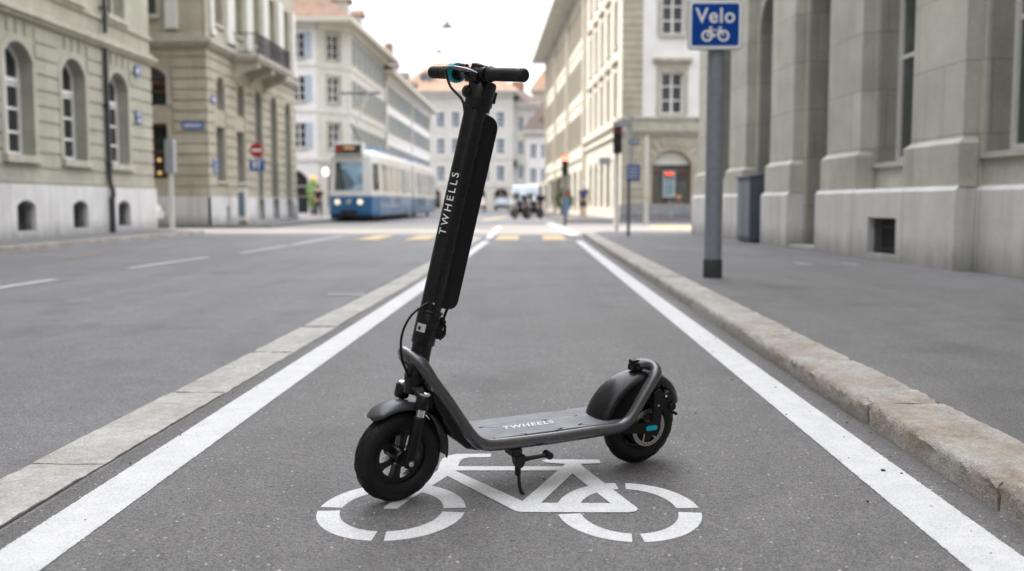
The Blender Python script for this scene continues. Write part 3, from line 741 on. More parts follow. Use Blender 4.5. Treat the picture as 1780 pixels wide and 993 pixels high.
def window(parent,MX,o,r,style='white',frame='whitepaint',pane='glass',sill=None,grid=(2,3),fw=.07,pr=.03,name='window',group=None):
    """o=(u0,u1,z0,z1,rise); frame + pane (+ sill)"""
    w,h,ri=round(o[1]-o[0],3),round(o[3]-o[2],3),round(o[4],3); key=(w,h,ri,frame,pane,grid,fw,r,sill,pr)
    if key not in _wc:
        mb=MB(); A=outline(w,h,ri,0); B=outline(w,h,ri,fw); n=len(A)
        y0,y1=r-.05,r-.001
        for i in range(n):
            j=(i+1)%n
            mb.poly([(A[i][0],y0,A[i][1]),(A[j][0],y0,A[j][1]),(B[j][0],y0,B[j][1]),(B[i][0],y0,B[i][1])])
            mb.poly([(B[i][0],y0,B[i][1]),(B[j][0],y0,B[j][1]),(B[j][0],y1,B[j][1]),(B[i][0],y1,B[i][1])])
        gx,gz=grid; hh=h-ri if ri>0 else h
        for i in range(1,gx): x=w*i/gx; mb.box(x-fw*.55,x+fw*.55,y0+.006,y1,fw*.9,(h if ri>0 else h)-fw*.95)
        for j in range(1,gz):
            z=hh*j/gz; t=fw*.35 if j<gz-0 else fw
            mb.box(fw*.9,w-fw*.9,y0+.012,y1-.002,z-t,z+t)
        if ri>0: mb.box(fw*.5,w-fw*.5,y0-.01,y1-.004,hh*.80-fw*.6,hh*.80+fw*.6)
        fm=mb.build('window',frame); me=fm.data; bpy.data.objects.remove(fm)
        mb=MB(); mb.poly([(p[0],r-.012,p[1]) for p in outline(w,h,ri,fw*.6)]); pm=mb.build('pane',pane); pme=pm.data; bpy.data.objects.remove(pm)
        sme=None
        if sill:
            mb=MB(); mb.box(-.12,w+.12,-sill[0],.02,-sill[1],-.002); s_=mb.build('sill',sill[2]); sme=s_.data; bpy.data.objects.remove(s_)
        _wc[key]=(me,pme,sme)
    me,pme,sme=_wc[key]
    T=MX@Matrix.Translation((o[0],0,o[2]))
    wo=link(name,me,parent,T); link('pane',pme,wo)
    if sme: link('sill',sme,wo)
    return wo
def surround(mb,o,wd,prot,ins=0):
    w,h,ri=o[1]-o[0],o[3]-o[2],o[4]; A=outline(w,h,ri,-wd); B=outline(w,h,ri,0); n=len(A)
    for i in range(n):
        j=(i+1)%n
        if i==0: continue
        a,b,c_,d=A[i],A[j],B[j],B[i]; F=lambda p,y:(o[0]+p[0],y,o[2]+max(p[1],0 if True else p[1]))
        mb.poly([F(a,-prot),F(b,-prot),F(c_,-prot),F(d,-prot)]); mb.poly([F(a,-prot),F(b,-prot),F(b,.01),F(a,.01)]); mb.poly([F(d,-prot),F(c_,-prot),F(c_,.01),F(d,.01)])
def part(mb,name,mat,parent,MX=None,**k): return mb.build(name,mat,parent,MX,**k)
def body(parent,MX,L,D,z0,z1,mat,top=True,gap=.32):
    mb=MB(); mb.box(0,L,gap,D,z0,z1); return mb.build('wall',mat,parent,MX)
def grille(parent,MX,o,r,n=6):
    mb=MB(); w=o[1]-o[0]
    mb.poly([(o[0],r,o[2]),(o[1],r,o[2]),(o[1],r,o[3]),(o[0],r,o[3])]); mb.mi=1
    for i in range(n): x=o[0]+w*(i+.5)/n; mb.tube([(x,r*.5,o[2]),(x,r*.5,toplocal(o,x))],.011,6)
    for z in (o[2]+.15*(o[3]-o[2]),o[2]+.75*(o[3]-o[2])): mb.box(o[0],o[1],r*.5-.004,r*.5+.004,z-.01,z+.01)
    return mb.build('grille',['dark','iron'],parent,MX)
# ---- B1 left sandstone building
B1=thing('stone_building','greenish sandstone building with arched ground floor windows and dark downpipe on the left','building',(-10.7,-10,0))
MX=fmat(0,0,90); L=37.4
cen=[30.3+2.45*k for k in range(-7,3)]; cen=[c for c in cen if c>13]
ops=[(c-.575,c+.575,1.82,4.15,.36) for c in cen]
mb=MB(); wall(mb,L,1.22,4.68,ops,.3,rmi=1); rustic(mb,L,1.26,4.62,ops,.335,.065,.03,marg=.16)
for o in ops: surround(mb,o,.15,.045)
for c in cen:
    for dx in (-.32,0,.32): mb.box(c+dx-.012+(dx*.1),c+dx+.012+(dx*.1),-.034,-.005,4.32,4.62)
part(mb,'wall',['sand','sandShade'],B1,MX)
for o in ops: window(B1,MX,o,.3,sill=(.13,.16,'cornice'),grid=(2,4),fw=.085)
bops=[(c-.38,c+.38,.24,.88,.12) for c in cen]
mb=MB(); wall(mb,L,0,1.16,bops,.25,y=-.09); mb.box(0,L,-.09,.02,1.16,1.22,skip='b'); mb.poly([(0,-.09,1.16),(L,-.09,1.16),(L,-.06,1.22),(0,-.06,1.22)]); part(mb,'plinth','plinth',B1,MX)
for o in bops: grille(B1,MX@Matrix.Translation((0,-.09,0)),o,.24)
mb=MB(); mb.box(-.1,L+.1,-.10,.05,4.66,4.74); mb.box(-.1,L+.16,-.17,.05,4.742,4.83); mb.box(-.1,L+.1,-.08,.05,4.832,4.92); mb.box(0,L+.04,-.06,.03,5.32,5.40); part(mb,'cornice','cornice',B1,MX)
ops=[(c-.5,c+.5,5.55+f*3.6,7.75+f*3.6,0) for c in cen for f in range(2)]
mb=MB(); wall(mb,L,4.9,23,ops,.3)
for o in ops: surround(mb,o,.14,.04)
part(mb,'wall','sand',B1,MX)
for o in ops: window(B1,MX,o,.3,sill=(.12,.14,'cornice'),grid=(2,3),fw=.08)
mb=MB(); mb.box(-45,L-.0,.31,14,0,23); part(mb,'wall','sand',B1,MX)
mb=MB(); mb.box(L-.31,L,.002,14,0,22.9); rustic(mb,0,0,0,[],1); part(mb,'wall','sand',B1,MX)
mb=MB(); mb.prism([(-.6,23.0),(14.5,23.0),(10.5,24.6),(3.5,24.6)],0,L+.3,'x'); part(mb,'roof','roof',B1,MX)
mb=MB(); u=34.35; 
mb.tube([(u,-.14,.02),(u,-.14,.95)],.075,14); mb.tube([(u,-.14,.95),(u,-.18,1.0),(u,-.18,1.15),(u,-.12,1.3),(u,-.10,1.5),(u,-.10,4.64)],.055,14); mb.tube([(u,-.11,5.0),(u,-.11,22.9)],.055,14)
for z in (1.8,3.2,5.6,8): mb.box(u-.07,u+.07,-.17,.0,z,z+.04)
part(mb,'downpipe','iron',B1,MX)
# ---- B2 corner sandstone building with balcony
B2=thing('stone_building','sandstone corner building with black iron balcony and tall arched openings','building',(-11.0,33.0,0))
MS=fmat(0,0,90); MF=fmat(-9.5,0,0)
c2=[1.4,3.75,6.1,8.4,10.75]; LS=12.3
lo=[(c-.45,c+.45,1.60,3.48,0) for c in c2[:2]]+[(c-.45,c+.45,4.07,5.24,.42) for c in c2[:2]]+[(c-.5,c+.5,.18,5.28,.5) for c in c2[2:]]
upo=[(c-.42,c+.42,7.0,9.25,0) for c in c2]
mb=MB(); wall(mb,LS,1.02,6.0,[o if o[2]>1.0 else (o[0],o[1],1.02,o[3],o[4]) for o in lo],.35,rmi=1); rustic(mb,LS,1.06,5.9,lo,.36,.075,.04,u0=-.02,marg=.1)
for o in lo:
    if o[4]>0: surround(mb,o,.1,.05)
part(mb,'wall',['sandB','sandShade'],B2,MS)
mb=MB(); wall(mb,LS,6.0,9.4,upo,.3)
for o in upo: surround(mb,o,.12,.04)
part(mb,'wall','sandB',B2,MS)
mb=MB(); wall(mb,LS,0,1.02,[(o[0],o[1],.18,1.018,0) for o in lo if o[2]<1]+[(c-.17,c+.17,.22,.72,0) for c in (1.9,10.0+1.6)],.33,y=-.07); mb.box(0,LS,-.07,.02,1.02,1.05,skip='b'); part(mb,'plinth','plinth',B2,MS)
for o in lo[:4]: window(B2,MS,o,.35,sill=(.09,.1,'cornice') if o[4]==0 else None,grid=(2,2),fw=.06,frame='brownframe',pane='glassg')
for o in lo[4:]: window(B2,MS,o,.35,grid=(2,4),fw=.06,frame='creamdark',pane='glassg')
for o in upo: window(B2,MS,o,.3,sill=(.1,.12,'cornice'),grid=(2,3))
fo=[(6.86,8.16,1.65,3.5,0),(6.86,8.16,4.1,5.4,.32),(6.75,7.9,7.1,9.1,0),(3.5,4.8,1.65,3.5,0),(3.5,4.8,4.1,5.4,.32),(3.5,4.6,7.1,9.1,0)]
mb=MB(); wall(mb,9.47,1.02,9.4,fo,.35); rustic(mb,9.47,1.06,5.9,fo,.36,.075,.04,marg=.22)
for o in fo: surround(mb,o,.15,.05)
mb.box(7.9,8.3,-.03,.03,3.6,4.0)
part(mb,'wall','sandB',B2,MF)
mb=MB(); wall(mb,9.5,0,1.02,[],y=-.07); mb.box(0,9.57,-.07,.02,1.02,1.05,skip='b'); part(mb,'plinth','plinth',B2,MF)
for o in fo[:2]+fo[3:5]: window(B2,MF,o,.35,grid=(2,2),fw=.08,frame='brownframe',pane='glassg')
for o in (fo[2],fo[5]): window(B2,MF,o,.3,sill=(.12,.14,'cornice'),frame='brownframe',grid=(2,2))
mb=MB()
for (mx,L_) in ((0,0),): pass
mb=MB(); mb.box(-.12,LS,-.16,.05,6.06,6.16); mb.box(-.22,LS+.02,-.26,.05,6.162,6.30); mb.box(-.1,LS,-.08,.05,6.302,6.5); part(mb,'cornice','cornice',B2,MS)
mb=MB(); mb.box(0,9.6,-.16,.05,6.06,6.16); mb.box(0,9.7,-.26,.05,6.162,6.298); mb.box(0,9.56,-.08,.05,6.302,6.5); part(mb,'cornice','cornice',B2,MF)
for c0,c1 in ((.15,.75),(1.95,3.05),(4.3,5.4),(6.65,7.7),(9.0,10.1),(11.4,12.2)):
    mb=MB(); mb.box(c0+.15,c1-.1,-.14,.02,6.5,9.4); mb.box(c0+.08,c1-.03,-.19,.02,6.5,6.72); part(mb,'pilaster','pilaster',B2,MS)
for c0,c1 in ((8.22,8.62),(5.3,5.7),(6.1,6.5)):
    mb=MB(); mb.box(c0,c1,-.14,.02,6.62,9.4); part(mb,'pilaster','pilaster',B2,MF)
mb=MB(); mb.box(.36,5.5,.36,9.4,0,9.4); part(mb,'wall','sandB',B2,MS)
mb=MB(); mb.box(-.4,5.5,-.4,9.4,9.4,9.7); mb.box(.4,5.5,.4,9.0,9.7,10.2); part(mb,'roof','roofd',B2,MS)
mb=MB(); mb.box(5.6,LS,.34,9.4,0,9.38); mb.box(5.6,LS,0,9.4,9.4,19.5); mb.box(5.4,LS+.3,-.5,9.6,19.5,19.9); part(mb,'wall','sandB',B2,MS)
mb=MB(); mb.box(2.7,7.4,-1.03,.02,5.96,6.06); mb.box(2.65,7.45,-1.08,.02,6.062,6.2)
bal=part(mb,'balcony','cornice',B2,MS)
mb=MB()
for z in (6.26,6.92): mb.box(2.7,7.4,-1.03,-.99,z,z+.035); mb.box(2.7,2.74,-.99,0,z,z+.035); mb.box(7.36,7.4,-.99,0,z,z+.035)
x=2.75
while x<7.4: mb.tube([(x,-1.01,6.2),(x,-1.01,6.94)],.012,5); x+=.105
y=-.95
while y<0:
    mb.tube([(2.72,y,6.2),(2.72,y,6.94)],.012,5); mb.tube([(7.38,y,6.2),(7.38,y,6.94)],.012,5); y+=.105
for x in (2.95,3.6,4.25,4.9,5.55,6.2,6.85): mb.lathe([(.14,-.01),(.16,-.01),(.16,.01),(.14,.01)],(x,-1.01,6.58),'y',14,closed=True)
mb.build('railing','iron',bal)
for u in (3.0,5.0,7.05):
    mb=MB(); pr=[(-.95,5.955),(-.95,5.75)]+[(-.95+.95*math.sin(R(a)),5.05+.62*math.cos(R(a))) for a in range(20,91,10)]+[(.0,4.9),(0,5.955)]
    mb.prism(pr,u-.16,u+.16,'x'); mb.tube([(u-.19,-.86,5.82),(u+.19,-.86,5.82)],.12,12); mb.build('bracket','cornice',bal)
# lamps glowing in the front window
M['warm']=plain('warm_lamp_glass',(.7,.42,.18),.4,es=.6,emis=(1,.55,.2))
for i,(x,z,lab) in enumerate(((-13.15,2.72,'warm glowing pendant lamp highest in the brown-framed corner window'),(-12.72,2.28,'warm glowing pendant lamp in the middle of the brown-framed corner window'),(-12.72,1.85,'warm glowing pendant lamp lowest in the brown-framed corner window'))):
    mb=MB(); mb.ball((0,0,0),.07,12,(1.5,1,.9) if i==0 else (1,1,1)); mb.mi=1; mb.tube([(0,0,.05),(0,0,3.45-z)],.006,5)
    o=mb.build('pendant_lamp',['warm','iron']); o.location=(x,33.17,z); tag(o,lab,'lamp','pendant lamps in the corner window')
# ---- generic street block
def block(name,label,x,y,deg,L,H,D,floors,cols,ww,wh,wallm,zs0=4.6,fl=3.3,shut=None,frame='whitepaint',pane='glass',roof='roof',rh=4.5,eave=.9,band=None,ground=None,pier=None,gh=3.4,parent=None,front=True,ov=.18,first=None,hood=False):
    b=parent or thing(name,label,'building',(x,y,0),(0,0,R(deg)))
    MX=Matrix.Identity(4) if parent is None else parent_mx
    return b
def facade(b,MX,L,H,cols,rows,ww,wh,wallm,z0=0,shut=None,frame='whitepaint',pane='glass',r=.2,sill=(.1,.12,'cornice'),grid=(2,3),surr=None,bands=(),bandm='cornice',hood=None,ground=(),gpane='glassg',gframe='creamdark',gw=1.6,gz=(.5,3.2),grise=.4,pier=None,shw=.45):
    ops=[(c-ww/2,c+ww/2,z,z+wh,0) for c in cols for z in rows]; gops=[(c-gw/2,c+gw/2,gz[0],gz[1],grise) for c in ground]
    mb=MB(); wall(mb,L,z0,H,ops+gops,r); part(mb,'wall',wallm,b,MX)
    if surr:
        for o in ops: mb=MB(); surround(mb,o,.16,.05); part(mb,'window_surround',surr,b,MX)
    for o in ops: window(b,MX,o,r,sill=sill,grid=grid,frame=frame,pane=pane,fw=.07)
    for o in gops: window(b,MX,o,r,grid=(2,2),frame=gframe,pane=gpane,fw=.07)
    if shut:
        for o in ops:
            for s_ in (o[0]-shw-.02,o[1]+.02):
                mb=MB(); mb.box(s_,s_+shw,-.06,-.01,o[2],o[3])
                for q in range(6): mb.box(s_+.05,s_+shw-.05,-.068,-.059,o[2]+.1+(o[3]-o[2]-.2)*q/6,o[2]+.06+(o[3]-o[2]-.2)*(q+.75)/6)
                part(mb,'shutter',shut,b,MX)
    if hood:
        for o in ops:
            mb=MB(); mb.box(o[0]-.28,o[1]+.28,-.20,.02,o[3]+.38,o[3]+.5); mb.box(o[0]-.2,o[1]+.2,-.1,.02,o[3]+.28,o[3]+.379); part(mb,'window_hood',hood,b,MX)
    for (za,zb2,pr) in bands:
        mb=MB(); mb.box(0,L,-pr,.03,za,zb2); part(mb,'cornice',bandm,b,MX)
    if pier:
        for (a,c_,pm,pp,pz0,pz1) in pier:
            mb=MB(); mb.box(a,c_,-pp,.03,pz0,pz1); part(mb,'pilaster',pm,b,MX)
def hiproof(b,pts,H,rh,inset,mat,eave=.9,soffit='cream',th=.3):
    """pts: 4 footprint corners (local), counter-clockwise"""
    cx=sum(p[0] for p in pts)/4; cy=sum(p[1] for p in pts)/4
    def grow(d,z): 
        out=[]
        for i,p in enumerate(pts):
            a=Vector(pts[i-1]);c_=Vector(pts[(i+1)%4]);p_=Vector(p); e1=(p_-a).normalized();e2=(p_-c_).normalized(); q=p_+(e1+e2)*d; out.append((q.x,q.y,z))
        return out
    mb=MB(); lo=grow(eave,H); lo2=grow(eave,H+th); hi=grow(-inset,H+th+rh)
    A=[mb.v(p) for p in lo];B=[mb.v(p) for p in lo2];C_=[mb.v(p) for p in hi]
    mb.mi=1; mb.face(A)
    for i in range(4): mb.face([A[i],A[(i+1)%4],B[(i+1)%4],B[i]])
    mb.mi=0
    for i in range(4): mb.face([B[i],B[(i+1)%4],C_[(i+1)%4],C_[i]])
    mb.face(C_)
    return mb.build('roof',[mat,soffit],b)
def dormer(b,x,y,deg,z,w=1.2,h=1.3,rm='roof'):
    Mx=fmat(x,y,deg,z); mb=MB(); mb.box(-w/2,w/2,0,2.2,0,h); mb.mi=1; mb.prism([(-w/2-.15,h),(w/2+.15,h),(0,h+.55)],-.2,2.6,'y'); d=mb.build('dormer',['greyplaster',rm],b,Mx)
    mb=MB(); mb.box(-w/2+.15,w/2-.15,-.03,.02,.15,h-.1); mb.build('pane','glassblue',d)
# ---- B3 white building behind the tram (front, chamfered corner, side)
B3=thing('townhouse','tall white plastered corner house with brown tiled roof behind the tram','building',(-15.0,68,0))
MF=fmat(-16,0,0); rows=[4.65,7.85,10.8]
facade(B3,MF,16,13.1,[2,5.5,9,12.0,14.75],rows,.95,1.75,'plaster',shut='shutterblue',bands=((3.7,3.95,.1),(7.1,7.25,.06),(10.2,10.35,.06),(12.75,13.1,.25)),bandm='greyplaster',ground=(3,6.5,10,14.2),gw=2.2,gz=(.1,3.2),grise=.7,gpane='dark')
MC=fmat(0,0,45); facade(B3,MC,2.83,13.1,[1.415],rows,.95,1.75,'greyplaster',bands=((3.7,3.95,.1),(7.1,7.25,.06),(10.2,10.35,.06),(12.75,13.1,.25)),bandm='greyplaster',ground=(1.415,),gw=1.3,surr='cornice')
MS=fmat(2,2,90); facade(B3,MS,16,13.1,[1.3+2.25*k for k in range(7)],rows,.95,1.75,'greyplaster',shut='shutter',shw=.34,bands=((3.7,3.95,.1),(7.1,7.25,.06),(10.2,10.35,.06),(12.75,13.1,.25)),bandm='greyplaster',ground=[1.3+2.25*k for k in range(7)],gw=1.5,pane='glassblue')
mb=MB(); mb.box(.35,15.9,.35,17.6,0,13.0); part(mb,'wall','plaster',B3,fmat(-16,0,0))
mb=MB(); mb.box(.25,15.9,.35,12,0,13.0); part(mb,'wall','plaster',B3,MS)
hiproof(B3,[(-16,0),(1.6,0),(2,18),(-16,18)],13.1,5.4,6.2,'roof',1.1)
dormer(B3,-2.6,2.0,0,15.1,1.5,1.5); dormer(B3,1.2,6,90,14.3,1.4,1.4); dormer(B3,1.2,11.5,90,14.3,1.4,1.4)
mb=MB(); mb.box(-5.2,-4.3,6,7,17,20.5); mb.box(-5.3,-4.2,5.9,7.1,20.5,20.7); part(mb,'chimney','roofo',B3)
B3b=thing('townhouse','long white townhouse row with grey shutters receding beyond the tram','building',(-13.0,86.3,0))
MS=fmat(0,0,90); facade(B3b,MS,37,12.0,[1.6+2.4*k for k in range(15)],[4.4,7.2,9.7],.95,1.6,'plaster',shut='shutter',bands=((3.5,3.75,.1),(6.7,6.85,.05),(11.7,12.0,.25)),bandm='plaster',ground=[1.6+2.4*k for k in range(15)],gw=1.6,pane='glassblue',pier=[(0,.6,'pilaster',.1,0,11.7),(18,18.5,'pilaster',.1,0,11.7),(36,37,'pilaster',.1,0,11.7)])
mb=MB(); mb.box(.0,37,.25,12,0,12.0); part(mb,'wall','plaster',B3b,MS)
hiproof(B3b,[(-12,0),(0,0),(0,37),(-12,37)],12.0,4.0,4.5,'roofd',1.0)
for y in (4,12,20,28): dormer(B3b,-.6,y,90,13.2,1.2,1.1,'roofd')
mb=MB(); mb.box(-3.6,-2.8,24,25,15,18.6); part(mb,'chimney','roofo',B3b)
# ---- B4 centre
B4=thing('townhouse','white house with wide orange hipped roof closing the view behind the scooter handlebar','building',(-18.5,135,0))
facade(B4,fmat(0,0,0),15.6,15.9,[1.6+2.05*k for k in range(7)],[3.9,7.6,11.2],1.15,2.1,'greyplaster',bands=((3.1,3.4,.12),(6.9,7.1,.08),(15.3,15.9,.3)),surr='plaster',bandm='greyplaster',ground=[1.6+3.1*k for k in range(5)],gw=2.0,gz=(.1,2.9),grise=.7,gpane='dark',pane='glassblue',sill=None)
mb=MB(); mb.box(0,15.6,.25,14,0,15.9); part(mb,'wall','greyplaster',B4)
hiproof(B4,[(0,0),(15.6,0),(15.6,14),(0,14)],15.9,4.4,4.6,'roofo',.8)
dormer(B4,3.7,1.0,0,16.9,1.9,1.5,'roofo'); dormer(B4,9.4,1.0,0,16.9,1.9,1.5,'roofo')
B5=thing('townhouse','pale grey house with dark roof in the middle distance left of the street bend','building',(-6.6,139,0))
facade(B5,fmat(.8,0,0),6.2,14.6,[.9+1.5*k for k in range(4)],[4.3,7.7,11.0],.85,1.9,'greyplaster',bands=((3.6,3.9,.1),(14.1,14.6,.3)),bandm='greyplaster',ground=(1.6,4.6),gw=1.5,gz=(.1,3.1),grise=.6,gpane='dark',pane='glassblue',sill=None)
mb=MB(); mb.box(.8,7,.25,10,0,14.6); part(mb,'wall','plaster',B5)
hiproof(B5,[(.6,0),(7.0,0),(7.0,10),(.6,10)],14.6,2.6,3.0,'roofd',.6)
mb=MB(); mb.box(1.5,4.2,-.9,.1,5.9,6.1); mb.box(1.5,4.2,-.9,-.85,6.1,6.9); part(mb,'balcony','iron',B5)
mb=MB(); mb.box(3.4,5.2,2.5,4,16.0,18.2); part(mb,'chimney','roofo',B5)
B5b=thing('townhouse','narrow white house with dark brown roof beside the cream street front','building',(-.9,118,0))
facade(B5b,fmat(0,0,0),4.2,9.2,[.8+1.3*k for k in range(3)],[3.3,6.2],.8,1.7,'plaster',bands=((8.8,9.2,.2),),bandm='greyplaster',ground=(1,3),gw=1.1,gz=(.1,2.5),grise=.4,gpane='dark',pane='glassblue',sill=None)
mb=MB(); mb.box(0,4.2,.25,10,0,9.2); part(mb,'wall','plaster',B5b)
hiproof(B5b,[(0,0),(4.2,0),(4.2,10),(0,10)],9.2,3.6,1.9,'roofd',.5)
dormer(B5b,2.1,.3,0,9.9,.9,1.0,'roofo')
B5c=thing('stair_tower','slim beige tower with small orange roof above the far rooftops','tower',(-.2,152,0))
mb=MB(); mb.box(0,3.6,0,4,0,18.0); part(mb,'wall','creamdark',B5c); hiproof(B5c,[(0,0),(3.6,0),(3.6,4),(0,4)],18.0,3.0,1.6,'roofo',.4)
# ---- B6 right corner building (lit side, shaded front)
B6=thing('corner_building','large cream corner building with arched shop window and tall shaded front','building',(4.06,46,0),(0,0,R(3.03)))
MF=fmat(0,0,0)
wops=[(c-.53,c+.53,z,z+1.95,0) for c in (2.35,6.2,10) for z in (4.95,8.6,12.3)]; sh=[(1.45,3.3,.78,3.30,.62)]
mb=MB(); wall(mb,14,.75,4.2,sh,.3); rustic(mb,14,.8,4.1,sh,.34,.05,.03,marg=.12); surround(mb,sh[0],.14,.05); part(mb,'wall','sandB',B6,MF)
for k in range(-4,5):
    a=R(k*17); mb=MB(Matrix.Translation((2.375,0,2.45))@Matrix.Rotation(a,4,'Y')); mb.box(-.13,.13,-.055,.0,1.02,1.5)
    part(mb,'voussoir','sandB',B6,MF)
mb=MB(); wall(mb,14,4.2,16.5,wops,.25); part(mb,'wall','plaster',B6,MF)
mb=MB(); mb.box(0,.95,-.05,.03,4.9,16.3); mb.box(4.3,4.9,-.05,.03,4.9,16.3); 
z=5.3
while z<16: mb.box(0,.95,-.075,-.045,z,z+.26); mb.box(4.3,4.9,-.075,-.045,z,z+.26); z+=.34
part(mb,'pilaster','sandB',B6,MF)
for o in wops: mb=MB(); surround(mb,o,.2,.06); part(mb,'window_surround','cornice',B6,MF)
for o in wops:
    window(B6,MF,o,.25,sill=(.12,.14,'cornice'),grid=(2,3),fw=.09)
    mb=MB(); mb.box(o[0]-.38,o[1]+.38,-.24,.02,o[3]+.46,o[3]+.6); mb.box(o[0]-.3,o[1]+.3,-.12,.02,o[3]+.3,o[3]+.459); part(mb,'window_hood','cornice',B6,MF)
window(B6,MF,sh[0],.3,grid=(1,1),fw=.09,frame='brownframe',pane='glassg')
mb=MB(); pts=[(1.5+p[0],2.62+p[1]) for p in outline(1.75,.63,.58,.0)]; mb.prism(pts,.21,.235,'y'); part(mb,'fanlight','pilaster',B6,MF)
mb=MB(); mb.box(0,14,-.12,.03,4.0,4.14); mb.box(-.05,14,-.2,.03,4.142,4.3); mb.box(0,14,-.07,.03,4.302,4.7); mb.box(0,14,-.14,.03,4.702,4.82); part(mb,'cornice','cornice',B6,MF)
mb=MB(); mb.box(-.06,14,-.08,.03,.0,.75); part(mb,'plinth','plinthgrey',B6,MF)
mb=MB(); mb.box(.3,14,.3,15,0,16.5); part(mb,'wall','cream',B6,MF)
MS=fmat(0,15.6,-90)   # u from far end towards the camera
cc=[15.6-(y-46)*1.0 for y in (48,50.7,53.4,56.1,58.8)]
facade(B6,MS,15.57,16.5,cc,[4.95,8.3,11.8],1.0,2.15,'cream',z0=0,frame='creamdark',pane='glassg',surr='cream',hood='creamdark',bands=((4.0,4.2,.15),(4.5,4.8,.2)),bandm='cream',ground=cc,gw=1.5,gz=(.6,3.2),grise=.5,gpane='dark')
# shop display
mb=MB(); mb.box(0,.55,0,.03,0,1.2); mb.mi=1; mb.box(.03,.52,-.004,.0,.04,1.16)
M['poster']=plain('pale_blue_poster',(.22,.30,.34),.5,var=.3,scale=4); o=mb.build('shop_poster',['signwhite','poster']); o.location=(6.05,46.2,1.12); tag(o,'pale blue poster standing in the arched shop window','poster')
M['neon']=plain('red_orange_neon',(1,.10,.04),.4,es=.9,emis=(1,.12,.05))
mb=MB(); mb.box(0,.4,0,.05,0,.14); mb.mi=1; mb.box(-.03,.43,.05,.07,-.03,.17); o=mb.build('shop_sign',['neon','dark'],bevel=.02); o.location=(6.12,46.1,2.12); tag(o,'small glowing red sign above the poster in the shop window','sign')
# ---- B7 long cream street front with overhanging roof
B7=thing('street_building','long cream street front with beige shutters under a deep overhanging roof','building',(3.24,61.5,0),(0,0,R(3.03)))
MS=fmat(0,37,-90); cols=[1.2+2.05*k for k in range(18)]
facade(B7,MS,37,14.8,cols,[4.6,8.1,11.5],.9,2.1,'cream',frame='creamdark',pane='glassg',shut='shutterbeige',sill=None,bands=((3.7,4.1,.12),(7.4,7.6,.06),(10.9,11.1,.06)),bandm='cream',ground=cols[::2],gw=2.2,gz=(.3,3.0),grise=0,gpane='dark',pier=[(11.8,12.3,'cream',.2,0,14.6),(24.2,24.7,'cream',.2,0,14.6),(36.5,36.95,'cream',.22,0,14.6),(.1,.5,'cream',.2,0,14.6)])
mb=MB(); mb.box(0,37,.25,12,0,14.8); part(mb,'wall','cream',B7,MS)
hiproof(B7,[(0,0),(12,0),(12,37),(0,37)],14.8,4.0,4.5,'roofd',1.5,'greyplaster',.35)
for k in range(3):
    mb=MB(); z=3.1; mb.prism([(0,3.15),(-1.5,2.5),(-1.5,2.3),(0,2.95)],6.2+k*6.5,10.8+k*6.5,'x'); part(mb,'awning','creamdark',B7,MS@Matrix.Identity(4))
# ---- B8 right sandstone building close by
B8=thing('stone_building','massive grey green sandstone building with deep piers and pale plinth on the right','building',(3.862,24.0,0),(0,0,R(-86.74)))
MX=Matrix.Identity(4); L=30
pc=[24-(11.36+2.86*k) for k in range(-4,5)]; pc=sorted(pc); ct=1/math.cos(R(3.26))
pc=[p*ct for p in pc]
bays=[(a+b)/2 for a,b in zip(pc[:-1],pc[1:])]   # from far to near
print('piers',pc,'bays',bays)
# bays[0]=far ... ; bays index: 0:D21.0 1:D18.2 2:D15.4 3:D12.6 4:D9.7 ...
ops=[]
for i,c in enumerate(bays):
    if i==2: ops.append((c-.62,c+.62,.12,4.75,.55))
    elif i==1: ops.append((c-.6,c+.6,.95,4.62,.6))
    else: ops.append((c-.68,c+.68,1.36,4.75,.6))
wy=.20
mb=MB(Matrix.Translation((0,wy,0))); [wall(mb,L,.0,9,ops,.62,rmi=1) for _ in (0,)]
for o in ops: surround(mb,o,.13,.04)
part(mb,'wall',['sandA','sandShade'],B8,MX)
mb=MB(); mb.box(-.0,L+45,wy+.63,10,0,18); mb.box(.0,L,wy+.002,3,9.002,18); mb.box(L,L+45,0,3,.0,18); part(mb,'wall','sandA',B8,MX)
for i,o in enumerate(ops):
    if i==2:
        mb=MB(); mb.box(o[0],o[1],wy+.58,wy+.625,.12,1.0); part(mb,'plinth','plinthgrey',B8,MX)
        window(B8,Matrix.Translation((0,wy,0)),(o[0],o[1],1.0,4.75,.55),.62,grid=(2,3),fw=.1,frame='sandA',pane='glassg')
    else: window(B8,Matrix.Translation((0,wy,0)),o,.62 if i<3 else .30,grid=(2,2) if i!=3 else (2,2),fw=.075,pane='glassg',name='window')
for i,p in enumerate(pc):
    mb=MB(); mb.box(p-.63,p+.63,0,wy+.02,1.52,9); mb.box(p-.69,p+.69,-.07,wy+.02,.96,1.46)
    mb.poly([(p-.69,-.07,1.46),(p+.69,-.07,1.46),(p+.63,0,1.525),(p-.63,0,1.525)]); mb.poly([(p+.69,-.07,1.46),(p+.69,wy,1.46),(p+.63,wy,1.525),(p+.63,0,1.525)]); mb.poly([(p-.69,-.07,1.46),(p-.63,0,1.525),(p-.63,wy,1.525),(p-.69,wy,1.46)])
    part(mb,'pier','sandA',B8,MX)
for i in (3,4,5): mb=MB(); mb.box(bays[i]-.735,bays[i]+.735,wy-.05,wy+.02,1.29,1.355); part(mb,'sill','sandA',B8,MX)
